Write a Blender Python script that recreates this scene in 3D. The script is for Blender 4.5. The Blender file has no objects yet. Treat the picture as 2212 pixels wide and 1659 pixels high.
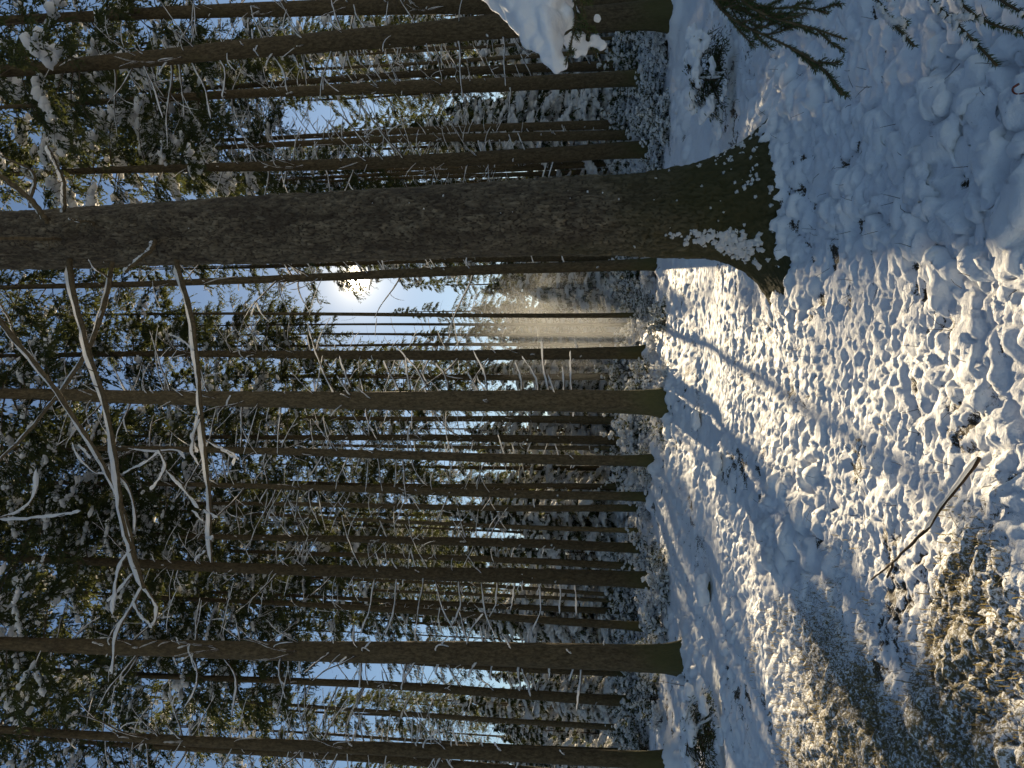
import bpy, math, random
import numpy as np
from mathutils import Vector, Matrix
np.seterr(all='ignore')
R = math.radians
scene = bpy.context.scene
COL = scene.collection

# ------------------------------------------------------------------ camera, sky, sun, exposure
# The photograph was taken upright and is shown turned a quarter: world up points to the left.
# Places are read off a 2212 x 1659 copy of it; F is the focal length in its pixels.
F, CX, CY = 1660.0, 1106.0, 829.5
PITCH = R(7.3)
CAM = np.array([0.0, 0.0, 1.60])
SUN_EL, SUN_AZ = R(18.7), R(8.0)
cd = bpy.data.cameras.new('camera')
cam = bpy.data.objects.new('camera', cd); COL.objects.link(cam); scene.camera = cam
cd.sensor_fit = 'HORIZONTAL'; cd.sensor_width = 36.0; cd.lens = 36.0 * F / 2212.0
cd.clip_start = 0.05; cd.clip_end = 3000
fw = Vector((0, math.cos(PITCH), math.sin(PITCH))); rt = Vector((1, 0, 0)); up = rt.cross(fw)
m = Matrix.Identity(4)
for i in range(3):
    m[i][0] = -up[i]; m[i][1] = rt[i]; m[i][2] = -fw[i]; m[i][3] = CAM[i]
cam.matrix_world = m

SUNDIR = Vector((math.sin(SUN_AZ) * math.cos(SUN_EL), math.cos(SUN_AZ) * math.cos(SUN_EL), math.sin(SUN_EL)))
world = bpy.data.worlds.new('World'); scene.world = world; world.use_nodes = True
wn, wl = world.node_tree.nodes, world.node_tree.links
bgn = wn['Background']
sky = wn.new('ShaderNodeTexSky'); sky.sky_type = 'NISHITA'; sky.sun_disc = False
sky.sun_elevation = SUN_EL; sky.sun_rotation = SUN_AZ
sky.altitude = 500; sky.air_density = 1.0; sky.dust_density = 0.08; sky.ozone_density = 1.5
bgn.inputs['Strength'].default_value = 0.052
# the sun's own disc, which stands in the picture
tc = wn.new('ShaderNodeTexCoord')
dt = wn.new('ShaderNodeVectorMath'); dt.operation = 'DOT_PRODUCT'; dt.inputs[1].default_value = SUNDIR
nrm = wn.new('ShaderNodeVectorMath'); nrm.operation = 'NORMALIZE'
# angle from the sun in degrees -> bright disc with the aureole of frosty air round it
def wmath(op, a, b_=None):
    n_ = wn.new('ShaderNodeMath'); n_.operation = op
    for q_, v_ in ((0, a), (1, b_)):
        if v_ is None: continue
        if isinstance(v_, (int, float)): n_.inputs[q_].default_value = v_
        else: wl.new(v_, n_.inputs[q_])
    return n_.outputs[0]
wl.new(tc.outputs['Generated'], nrm.inputs[0]); wl.new(nrm.outputs[0], dt.inputs[0])
ang = wmath('MULTIPLY', wmath('ARCCOSINE', wmath('MINIMUM', dt.outputs['Value'], 1.0)), 57.29578)
glow = wmath('ADD', wmath('MULTIPLY', wmath('EXPONENT', wmath('MULTIPLY', wmath('POWER', wmath('DIVIDE', ang, 0.5), 2.0), -1.0)), 900.0),
             wmath('MULTIPLY', wmath('EXPONENT', wmath('DIVIDE', ang, -1.5)), 16.0))
ad = wn.new('ShaderNodeVectorMath'); ad.operation = 'ADD'
gcol = wn.new('ShaderNodeVectorMath'); gcol.operation = 'SCALE'; gcol.inputs[0].default_value = (1.0, 0.84, 0.56)
wl.new(glow, gcol.inputs['Scale']); wl.new(sky.outputs[0], ad.inputs[0]); wl.new(gcol.outputs[0], ad.inputs[1]); wl.new(ad.outputs[0], bgn.inputs['Color'])

sd = bpy.data.lights.new('sun', 'SUN'); sd.energy = 5.0; sd.angle = R(0.55); sd.color = (1.0, 0.81, 0.53)
so = bpy.data.objects.new('sun', sd); COL.objects.link(so)
so.rotation_euler = (-SUNDIR).to_track_quat('-Z', 'Y').to_euler()

scene.view_settings.view_transform = 'Standard'; scene.view_settings.look = 'None'
scene.view_settings.gamma = 1.0; scene.view_settings.use_curve_mapping = False
scene.view_settings.exposure = 0.9
scene.cycles.max_bounces = 6; scene.cycles.diffuse_bounces = 3; scene.cycles.transmission_bounces = 3
scene.cycles.glossy_bounces = 1; scene.cycles.transparent_max_bounces = 4; scene.cycles.volume_bounces = 0
scene.cycles.use_adaptive_sampling = True; scene.cycles.adaptive_threshold = 0.03
scene.cycles.use_denoising = True; scene.cycles.volume_step_rate = 3.0

# ------------------------------------------------------------------ helpers
def raydir(x, y):
    r, u, f = CY - y, CX - x, F
    d = np.array([r, f * math.cos(PITCH) - u * math.sin(PITCH), u * math.cos(PITCH) + f * math.sin(PITCH)])
    return d / np.linalg.norm(d)
def at(x, y, Y):
    d = raydir(x, y); return CAM + d * (Y / d[1])

def rnd2(ix, iy, s):
    h = (np.asarray(ix).astype(np.int64) * 374761393 + np.asarray(iy).astype(np.int64) * 668265263 + s * 974711 + 12345) & 0xffffffff
    h = ((h ^ (h >> 13)) * 1274126177) & 0xffffffff
    h = ((h ^ (h >> 15)) * 2246822519) & 0xffffffff
    h = h ^ (h >> 16)
    return h / 4294967296.0
def vnoise(x, y, s=0):
    ix, iy = np.floor(x), np.floor(y); fx, fy = x - ix, y - iy
    fx = fx * fx * (3 - 2 * fx); fy = fy * fy * (3 - 2 * fy)
    a, b = rnd2(ix, iy, s), rnd2(ix + 1, iy, s); c, d = rnd2(ix, iy + 1, s), rnd2(ix + 1, iy + 1, s)
    return (a + (b - a) * fx) * (1 - fy) + (c + (d - c) * fx) * fy
def fbm(x, y, s=0, o=3):
    t, a, n = 0, 1.0, 0
    for k in range(o):
        t = t + a * vnoise(x * 2 ** k, y * 2 ** k, s + k * 7); n += a; a *= .5
    return t / n
def sstep(a, b, x):
    t = np.clip((x - a) / (b - a), 0, 1); return t * t * (3 - 2 * t)

def lumps(x, y, cell, s):
    """cushions of snow: height 0..1 of the nearest round cap, and its outward offset"""
    H = np.zeros_like(x); OX = np.zeros_like(x); OY = np.zeros_like(x)
    gx, gy = np.floor(x / cell), np.floor(y / cell)
    for i in (-1, 0, 1):
        for j in (-1, 0, 1):
            cx, cy = gx + i, gy + j
            px = (cx + .5 + .8 * (rnd2(cx, cy, s) - .5)) * cell
            py = (cy + .5 + .8 * (rnd2(cx, cy, s + 1) - .5)) * cell
            rad = cell * (.38 + .42 * rnd2(cx, cy, s + 2))
            an = rnd2(cx, cy, s + 4) * 6.283
            ca, sa = np.cos(an), np.sin(an)
            dx, dy = x - px, y - py
            ex, ey = (dx * ca + dy * sa) / rad, (-dx * sa + dy * ca) / (rad * (.6 + .4 * rnd2(cx, cy, s + 5)))
            d = np.sqrt(ex * ex + ey * ey)
            h = np.clip(1 - d * d, 0, 1) ** .62 * (.45 + .55 * rnd2(cx, cy, s + 3))
            k = h > H
            b = np.sin(np.clip(d, 0, 1) * math.pi) * rad
            dd = np.sqrt(dx * dx + dy * dy) + 1e-6
            OX = np.where(k, dx / dd * b, OX); OY = np.where(k, dy / dd * b, OY); H = np.where(k, h, H)
    return H, OX, OY

PROF = np.array([(-30, -.3), (-5, -.05), (3, 0), (7.5, .06), (10, .10), (12.5, .2), (16, .45), (21, .55), (27, .62), (40, .9), (60, 1.4), (100, 3.0), (400, 14)])
def track(x, y):
    c = 11.6 + .22 * (x + 3)
    return np.exp(-((y - c) / 1.15) ** 4)
def gbase(x, y):
    x = np.asarray(x, float); y = np.asarray(y, float)
    z = np.interp(y, PROF[:, 0], PROF[:, 1])
    z = z + .22 * (fbm(x / 2.6, y / 2.6, 3, 2) - .5) * sstep(2, 5, y) + .5 * (fbm(x / 11, y / 11, 5, 2) - .5) * sstep(16, 30, y)
    z = z - .10 * track(x, y) + .10 * np.exp(-((y - (9.9 + .22 * (x + 3))) / .5) ** 2) * sstep(-.2, -1.2, x)
    z = z + .30 * np.exp(-(((x - 1.75) / .85) ** 2 + ((y - 7.6) / .75) ** 2))     # the snow heaped on the big tree's roots
    return z
def gz(x, y): return float(gbase(np.array([x]), np.array([y]))[0])
def ghit(x, y):
    d = raydir(x, y); t = 1.0
    while t < 200:
        p = CAM + d * t
        if p[2] < gz(p[0], p[1]) + .05: break
        t += .03 + t * .004
    return CAM + d * t

class Geo:
    def __init__(s): s.v, s.t, s.q, s.n = [], [], [], 0
    def add(s, v, tris=None, quads=None):
        v = np.asarray(v, float).reshape(-1, 3)
        if tris is not None and len(tris): s.t.append(np.asarray(tris, int) + s.n)
        if quads is not None and len(quads): s.q.append(np.asarray(quads, int) + s.n)
        s.v.append(v); s.n += len(v)
    def mesh(s, name, mat, smooth=True):
        me = bpy.data.meshes.new(name)
        v = np.concatenate(s.v) if s.v else np.zeros((0, 3))
        t = np.concatenate(s.t) if s.t else np.zeros((0, 3), int)
        q = np.concatenate(s.q) if s.q else np.zeros((0, 4), int)
        me.vertices.add(len(v)); me.vertices.foreach_set('co', v.astype(np.float32).ravel())
        li = np.concatenate([t.ravel(), q.ravel()]).astype(np.int32)
        me.loops.add(len(li)); me.loops.foreach_set('vertex_index', li)
        nf = len(t) + len(q); me.polygons.add(nf)
        st = np.concatenate([np.arange(len(t)) * 3, len(t) * 3 + np.arange(len(q)) * 4]).astype(np.int32)
        me.polygons.foreach_set('loop_start', st)
        me.polygons.foreach_set('use_smooth', np.full(nf, smooth))
        me.update(calc_edges=True); me.materials.append(mat)
        return me
    def tube(s, path, rad, n=6, cap=True):
        P = np.asarray(path, float); k = len(P); rad = np.broadcast_to(np.asarray(rad, float), (k,))
        T = np.gradient(P, axis=0); T /= np.linalg.norm(T, axis=1)[:, None] + 1e-9
        ref = np.array([0, 0, 1.0]) if abs(T[:, 2]).mean() < .8 else np.array([1.0, 0, 0])
        A = np.cross(T, ref); A /= np.linalg.norm(A, axis=1)[:, None] + 1e-9
        B = np.cross(T, A)
        th = np.arange(n) * 2 * math.pi / n
        V = P[:, None] + rad[:, None, None] * (np.cos(th)[None, :, None] * A[:, None] + np.sin(th)[None, :, None] * B[:, None])
        i, j = np.meshgrid(np.arange(k - 1), np.arange(n), indexing='ij'); j2 = (j + 1) % n
        Q = np.stack([i * n + j, i * n + j2, (i + 1) * n + j2, (i + 1) * n + j], -1).reshape(-1, 4)
        V = V.reshape(-1, 3); tr = []
        if cap:
            V = np.concatenate([V, P[:1], P[-1:]]); a, b = k * n, k * n + 1
            tr = [(a, (q + 1) % n, q) for q in range(n)] + [(b, (k - 1) * n + q, (k - 1) * n + (q + 1) % n) for q in range(n)]
        s.add(V, tr, Q)

def ico(sub):
    import bmesh
    bm = bmesh.new(); bmesh.ops.create_icosphere(bm, subdivisions=sub, radius=1)
    v = np.array([x.co[:] for x in bm.verts]); f = np.array([[q.index for q in p.verts] for p in bm.faces]); bm.free()
    return v, f
ICO1, ICO2, ICO3 = ico(1), ico(2), ico(3)
def blobs(geo, C, S, rng, tpl=ICO1, rough=.22):
    """rounded lumps of snow at centres C with half sizes S"""
    v, f = tpl; n = len(C)
    if n == 0: return
    an = rng.uniform(0, 6.283, n); c, s_ = np.cos(an), np.sin(an)
    ph = rng.uniform(0, 6.283, (n, 3))
    rr = 1 + rough * (np.sin(v[None, :, 0] * 3.1 + ph[:, None, 0]) * np.sin(v[None, :, 1] * 3.7 + ph[:, None, 1]) + .7 * np.sin(v[None, :, 2] * 4.3 + v[None, :, 0] * 2 + ph[:, None, 2]))
    V = v[None] * rr[..., None] * S[:, None, :]
    X = V[..., 0] * c[:, None] - V[..., 1] * s_[:, None]; Y = V[..., 0] * s_[:, None] + V[..., 1] * c[:, None]
    V = np.stack([X, Y, V[..., 2]], -1) + C[:, None]
    T = f[None] + (np.arange(n) * len(v))[:, None, None]
    geo.add(V.reshape(-1, 3), T.reshape(-1, 3))

def leaves(geo, P, D, L, W, rng):
    """one thin needle spray (a folded quad) at each point P along D"""
    n = len(P); D = D / (np.linalg.norm(D, axis=1)[:, None] + 1e-9)
    A = np.cross(D, rng.normal(size=(n, 3))); A /= np.linalg.norm(A, axis=1)[:, None] + 1e-9
    L = np.broadcast_to(L, (n,))[:, None]; W = np.broadcast_to(W, (n,))[:, None]
    V = np.stack([P, P + D * L * .45 + A * W, P + D * L, P + D * L * .55 - A * W], 1)
    geo.add(V.reshape(-1, 3), None, np.arange(n * 4).reshape(n, 4))

def link(name, data, parent=None, loc=(0, 0, 0), rot=(0, 0, 0), sc=1.0):
    o = bpy.data.objects.new(name, data); COL.objects.link(o)
    o.parent = parent; o.location = loc; o.rotation_euler = rot
    o.scale = (sc, sc, sc) if np.isscalar(sc) else sc
    return o
def tag(o, label=None, cat=None, group=None, kind=None):
    for k, v in (('label', label), ('category', cat), ('group', group), ('kind', kind)):
        if v: o[k] = v
    return o

# ------------------------------------------------------------------ materials
def newmat(name):
    mt = bpy.data.materials.new(name); mt.use_nodes = True
    nt = mt.node_tree; nt.nodes.clear()
    out = nt.nodes.new('ShaderNodeOutputMaterial')
    return mt, nt, out
def N(nt, t, **kw):
    n = nt.nodes.new(t)
    for k, v in kw.items():
        if k in n.inputs.keys(): n.inputs[k].default_value = v
        else: setattr(n, k, v)
    return n
def noise(nt, scale, detail=3, co=None, rough=.55):
    n = N(nt, 'ShaderNodeTexNoise', Scale=scale, Detail=detail, Roughness=rough)
    if co is not None: nt.links.new(co, n.inputs['Vector'])
    return n
def ramp(nt, fac, stops):
    r = nt.nodes.new('ShaderNodeValToRGB'); e = r.color_ramp.elements
    while len(e) < len(stops): e.new(.5)
    for x, (p, c) in zip(e, stops):
        x.position = p; x.color = (*c, 1)
    nt.links.new(fac, r.inputs[0]); return r
def mixc(nt, fac, a, b):
    mx = nt.nodes.new('ShaderNodeMixRGB')
    for k, v in ((0, fac), (1, a), (2, b)):
        if isinstance(v, bpy.types.NodeSocket): nt.links.new(v, mx.inputs[k])
        elif k == 0: mx.inputs[0].default_value = v
        else: mx.inputs[k].default_value = (*v, 1)
    return mx.outputs[0]
def bump(nt, h, strength, dist):
    b = N(nt, 'ShaderNodeBump', Strength=strength, Distance=dist); nt.links.new(h, b.inputs['Height']); return b.outputs[0]

def mat_snow(name, trans=.3, sss=0.0):
    mt, nt, out = newmat(name)
    co = N(nt, 'ShaderNodeNewGeometry').outputs['Position']
    b = N(nt, 'ShaderNodeBsdfPrincipled', Roughness=.62)
    b.inputs['Base Color'].default_value = (.87, .88, .90, 1)
    b.inputs['Specular IOR Level'].default_value = .25
    n1 = noise(nt, 90, 3, co); nt.links.new(bump(nt, n1.outputs[0], .35, .012), b.inputs['Normal'])
    if sss:
        b.inputs['Subsurface Weight'].default_value = sss
        b.inputs['Subsurface Radius'].default_value = (1, .95, .9); b.inputs['Subsurface Scale'].default_value = .03
    sh = b.outputs[0]
    if trans:
        t = N(nt, 'ShaderNodeBsdfTranslucent'); t.inputs[0].default_value = (.9, .89, .86, 1)
        mx = N(nt, 'ShaderNodeMixShader'); mx.inputs[0].default_value = trans
        nt.links.new(sh, mx.inputs[1]); nt.links.new(t.outputs[0], mx.inputs[2]); sh = mx.outputs[0]
    nt.links.new(sh, out.inputs[0]); return mt

SSS_GROUND = 0.0
def mat_ground():
    mt, nt, out = newmat('snow_ground')
    co = N(nt, 'ShaderNodeNewGeometry').outputs['Position']
    veg = N(nt, 'ShaderNodeAttribute', attribute_name='veg').outputs['Fac']
    gr = N(nt, 'ShaderNodeAttribute', attribute_name='grass').outputs['Fac']
    n2 = noise(nt, 34, 4, co, .7)
    vc = ramp(nt, n2.outputs[0], [(.3, (.03, .022, .014)), (.7, (.11, .08, .04))])
    n3 = noise(nt, 60, 5, co, .75)
    gc = ramp(nt, n3.outputs[0], [(.25, (.035, .026, .013)), (.5, (.16, .125, .055)), (.75, (.32, .26, .12))])
    # how much of the grass the snow leaves bare: a broken edge, not a soft blend
    n4r = noise(nt, 48, 6, co, .8); n4m = N(nt, 'ShaderNodeMath', operation='MULTIPLY_ADD'); n4m.inputs[1].default_value = 2.2; n4m.inputs[2].default_value = -.6; nt.links.new(n4r.outputs[0], n4m.inputs[0]); n4 = n4m
    ma = N(nt, 'ShaderNodeMath', operation='ADD'); nt.links.new(gr, ma.inputs[0]); nt.links.new(n4.outputs[0], ma.inputs[1])
    gm = ramp(nt, ma.outputs[0], [(.0, (0, 0, 0)), (1, (1, 1, 1))])
    gm.color_ramp.elements[0].position = .86; gm.color_ramp.elements[1].position = .97
    vm0 = N(nt, 'ShaderNodeMath', operation='ADD'); nt.links.new(veg, vm0.inputs[0]); nt.links.new(n4.outputs[0], vm0.inputs[1])
    vm = ramp(nt, vm0.outputs[0], [(.86, (0, 0, 0)), (.98, (1, 1, 1))])
    snow = (.88, .885, .89)
    c = mixc(nt, vm.outputs[0], snow, vc.outputs[0])
    c = mixc(nt, gm.outputs[0], c, gc.outputs[0])
    b = N(nt, 'ShaderNodeBsdfPrincipled', Roughness=.6); b.inputs['Specular IOR Level'].default_value = .2
    nt.links.new(c, b.inputs['Base Color'])
    b.inputs['Subsurface Radius'].default_value = (1, .96, .92); b.inputs['Subsurface Scale'].default_value = .025
    b.inputs['Subsurface Weight'].default_value = SSS_GROUND
    n1 = noise(nt, 70, 5, co, .7); nt.links.new(bump(nt, n1.outputs[0], .5, .02), b.inputs['Normal'])
    nt.links.new(b.outputs[0], out.inputs[0]); return mt


def mat_bark(name, cols, moss, mossz, scale, bstr, plates=False):
    mt, nt, out = newmat(name)
    tcx = N(nt, 'ShaderNodeTexCoord').outputs['Object']
    mp = N(nt, 'ShaderNodeMapping'); mp.inputs['Scale'].default_value = (1, 1, .45); nt.links.new(tcx, mp.inputs[0])
    n1 = noise(nt, scale, 6, mp.outputs[0], .7)
    n0 = noise(nt, 1.7, 2, mp.outputs[0])
    rn = N(nt, 'ShaderNodeObjectInfo').outputs['Random']
    c1 = ramp(nt, n1.outputs[0], [(.28, cols[0]), (.5, cols[1]), (.75, cols[2])])
    cb = c1.outputs[0]
    if plates:
        pl = N(nt, 'ShaderNodeAttribute', attribute_name='plate').outputs['Fac']
        cb = mixc(nt, pl, (.030, .021, .015), cb)
    sp = N(nt, 'ShaderNodeSeparateXYZ'); nt.links.new(tcx, sp.inputs[0])
    mz = N(nt, 'ShaderNodeMapRange'); mz.inputs['From Min'].default_value = mossz; mz.inputs['From Max'].default_value = -.2
    mz.inputs['To Min'].default_value = -.12; mz.inputs['To Max'].default_value = .75; nt.links.new(sp.outputs[2], mz.inputs['Value'])
    a = N(nt, 'ShaderNodeMath', operation='ADD'); nt.links.new(mz.outputs[0], a.inputs[0]); nt.links.new(n0.outputs[0], a.inputs[1])
    mm = ramp(nt, a.outputs[0], [(.5, (0, 0, 0)), (.95, (.85, .85, .85))])
    c = mixc(nt, mm.outputs[0], cb, moss)
    hs = N(nt, 'ShaderNodeHueSaturation'); nt.links.new(c, hs.inputs['Color'])
    mr2 = N(nt, 'ShaderNodeMapRange'); mr2.inputs['To Min'].default_value = .75; mr2.inputs['To Max'].default_value = 1.25
    nt.links.new(rn, mr2.inputs['Value']); nt.links.new(mr2.outputs[0], hs.inputs['Value'])
    b = N(nt, 'ShaderNodeBsdfPrincipled', Roughness=.9); b.inputs['Specular IOR Level'].default_value = .15
    nt.links.new(hs.outputs[0], b.inputs['Base Color'])
    vo = N(nt, 'ShaderNodeTexVoronoi', Scale=scale * .9, feature='DISTANCE_TO_EDGE'); nt.links.new(mp.outputs[0], vo.inputs['Vector'])
    ml = N(nt, 'ShaderNodeMath', operation='ADD'); nt.links.new(vo.outputs[0], ml.inputs[0]); nt.links.new(n1.outputs[0], ml.inputs[1])
    nt.links.new(bump(nt, ml.outputs[0], bstr, .02), b.inputs['Normal'])
    nt.links.new(b.outputs[0], out.inputs[0]); return mt

def mat_needles(name, dark, light, tr, tfac=.45):
    mt, nt, out = newmat(name)
    co = N(nt, 'ShaderNodeNewGeometry').outputs['Position']
    n1 = noise(nt, 1.3, 3, co)
    c = ramp(nt, n1.outputs[0], [(.3, dark), (.7, light)])
    b = N(nt, 'ShaderNodeBsdfPrincipled', Roughness=.6); b.inputs['Specular IOR Level'].default_value = .2
    nt.links.new(c.outputs[0], b.inputs['Base Color'])
    t = N(nt, 'ShaderNodeBsdfTranslucent'); t.inputs[0].default_value = (*tr, 1)
    mx = N(nt, 'ShaderNodeMixShader'); mx.inputs[0].default_value = tfac
    nt.links.new(b.outputs[0], mx.inputs[1]); nt.links.new(t.outputs[0], mx.inputs[2]); nt.links.new(mx.outputs[0], out.inputs[0]); return mt
def mat_plain(name, col, col2, scale=20, rough=.85):
    mt, nt, out = newmat(name)
    co = N(nt, 'ShaderNodeNewGeometry').outputs['Position']
    n1 = noise(nt, scale, 4, co, .7); c = ramp(nt, n1.outputs[0], [(.3, col), (.7, col2)])
    b = N(nt, 'ShaderNodeBsdfPrincipled', Roughness=rough); b.inputs['Specular IOR Level'].default_value = .2
    nt.links.new(c.outputs[0], b.inputs['Base Color'])
    nt.links.new(bump(nt, n1.outputs[0], .4, .01), b.inputs['Normal'])
    nt.links.new(b.outputs[0], out.inputs[0]); return mt

M_SNOW = mat_snow('snow', .46)
M_SNOWTHICK = mat_snow('snow_thick', .12)
M_GROUND = mat_ground()
M_BARK = mat_bark('bark', [(.028, .020, .010), (.082, .061, .033), (.165, .128, .075)], (.080, .074, .028), 1.5, 22, .6)
M_BARKBIG = mat_bark('bark_big', [(.062, .051, .036), (.17, .139, .094), (.31, .26, .18)], (.050, .048, .018), 2.6, 26, .5, True)
M_WOOD = mat_plain('dead_wood', (.05, .036, .024), (.12, .09, .06))
M_LIMB = mat_plain('limb_bark', (.05, .037, .02), (.15, .11, .06), 30)
M_NEEDLE = mat_needles('needles', (.012, .019, .009), (.036, .048, .018), (.13, .145, .045), .40)
M_NEEDLENEAR = mat_needles('needles_near', (.025, .045, .018), (.06, .09, .03), (.10, .14, .03), .3)
M_GRASS = mat_needles('dry_grass', (.12, .085, .03), (.30, .23, .10), (.35, .28, .12), .35)
M_STEM = mat_plain('dry_stem', (.03, .02, .012), (.09, .055, .03))

# ------------------------------------------------------------------ where the tall spruces stand, read off the photograph
TREES = [  # base x, base y, width, a higher x, y on its axis, depth or None, label
 (1402, -2, 46, 0, 43, 19.0, 'tall spruce trunk cut by the top edge of the picture, its foot hidden'),
 (1418, 30, 55, 35, 150, 15.5, 'thick leaning spruce behind the big snow-loaded bough, crossing the topmost trunk'),
 (1380, 60, 16, 0, 103, 26, 'slim spruce seen between the two topmost trunks at the left edge'),
 (1372, 80, 8, 713, 118, 34, 'thin pale spruce stem against open sky, just below the leaning topmost pair'),
 (1370, 108, 11, 713, 146, 33, 'thin spruce stem just above the close pair beside the snow-loaded bough'),
 (1360, 141, 22, 174, 204, 26, 'upper brown trunk of the close pair below the snow-loaded bough'),
 (1362, 170, 34, 139, 225, 22, 'lower, thicker trunk of the close pair below the snow-loaded bough'),
 (1345, 269, 21, 392, 305, 30, 'reddish spruce trunk, uppermost of the three above the giant trunk'),
 (1362, 292, 23, 392, 323, 26, 'middle spruce trunk of the three just above the giant trunk'),
 (1388, 323, 37, 0, 378, 20, 'thick mossy spruce trunk, lowest of the three above the giant trunk'),
 (1335, 350, 15, 713, 385, 36, 'thin brown trunk squeezed right above the giant trunk, upper of two'),
 (1330, 368, 13, 713, 393, 40, 'thin brown trunk squeezed right above the giant trunk, lower of two'),
 (1340, 556, 17, 713, 573, 34, 'reddish trunk half hidden by the lower edge of the giant trunk'),
 (1418, 571, 26, 0, 620, 18.5, 'spruce trunk crossing the bright sun, first clear trunk below the giant one'),
 (1397, 681, 12, 417, 680, 22.5, 'very slim straight spruce stem standing in front of the drifting snow powder'),
 (1385, 701, 9, 817, 702, 33, 'slim stem fading into the drifting snow powder, upper of two'),
 (1385, 721, 10, 817, 722, 36, 'slim stem fading into the drifting snow powder, lower of two'),
 (1385, 746, 10, 817, 747, 34, 'thin stem hugging the upper side of the trunk below the snow powder'),
 (1401, 761, 29, 198, 767, 21, 'straight brown spruce trunk at the lower edge of the snow powder'),
 (1335, 810, 12, 713, 811, 38, 'thin dark trunk between the powder-edge trunk and the thick branchy one'),
 (1437, 868, 55, 0, 849, 15.8, 'thick spruce with long snowy dead branches in the middle of the picture'),
 (1352, 906, 13, 713, 899, 34, 'thin trunk close below the thick branchy middle spruce'),
 (1345, 932, 5, 973, 927, 48, 'hair-thin far stem in the gap below the thick branchy middle spruce'),
 (1384, 953, 21, 713, 946, 26, 'brown trunk, upper of the cluster of three below the branchy middle spruce'),
 (1388, 969, 11, 713, 960, 29, 'thin trunk in the middle of the cluster of three below the middle spruce'),
 (1421, 996, 25, 713, 982, 18.5, 'nearest and lowest trunk of the cluster of three below the middle spruce'),
 (1408, 1073, 21, 713, 1057, 20, 'single trunk with a wide bright sky gap above it, below the cluster of three'),
 (1394, 1097, 17, 713, 1094, 23, 'slim dark trunk right below the bright sky gap, second under the cluster'),
 (1387, 1147, 12, 713, 1118, 26, 'thin trunk tilting slightly, in front of the yellow-green far foliage'),
 (1362, 1164, 7, 1053, 1149, 38, 'hair-thin stem just above the straight trunk with a mossy shade'),
 (1402, 1185, 23, 713, 1164, 21, 'mossy straight trunk just above the thick dark branchy spruce of the lower half'),
 (1381, 1224, 17, 713, 1198, 27, 'slim trunk tucked against the upper side of the dark branchy spruce'),
 (1408, 1253, 37, 0, 1204, 19, 'dark branchy spruce whose long snowy branches droop toward the lower neighbour'),
 (1366, 1288, 10, 765, 1253, 33, 'thin brown stem behind drooping snowy branches, upper of the thin three'),
 (1369, 1300, 9, 765, 1270, 35, 'thin brown stem behind drooping snowy branches, middle of the thin three'),
 (1374, 1322, 15, 713, 1291, 30, 'brown stem behind drooping snowy branches, lowest of the thin three'),
 (1394, 1354, 19, 817, 1319, 24, 'pale brown trunk between the thin three and the thick flared spruce'),
 (1345, 1387, 5, 1008, 1375, 48, 'hair-thin stem at the upper edge of the thick flared spruce'),
 (1490, 1425, 58, 0, 1383, 14.2, 'thick dark spruce with a flared foot in the snow, third largest trunk'),
 (1405, 1458, 13, 1060, 1439, 26, 'slim trunk peeking out below the thick flared spruce'),
 (1388, 1517, 23, 713, 1482, 24, 'brown trunk with a gap of foliage around it, second below the flared spruce'),
 (1375, 1574, 13, 835, 1538, 30, 'slim trunk in front of a hanging green bough near the bottom edge'),
 (1388, 1624, 10, 817, 1593, 32, 'thin stem just above the bottommost pair of trunks'),
 (1446, 1646, 34, 87, 1576, 15.5, 'brown trunk with a thin lit edge, lowest at the bottom edge of the picture'),
 (1402, 1690, 22, 748, 1642, 20, 'spruce trunk partly cut by the bottom edge of the picture'),
]

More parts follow.
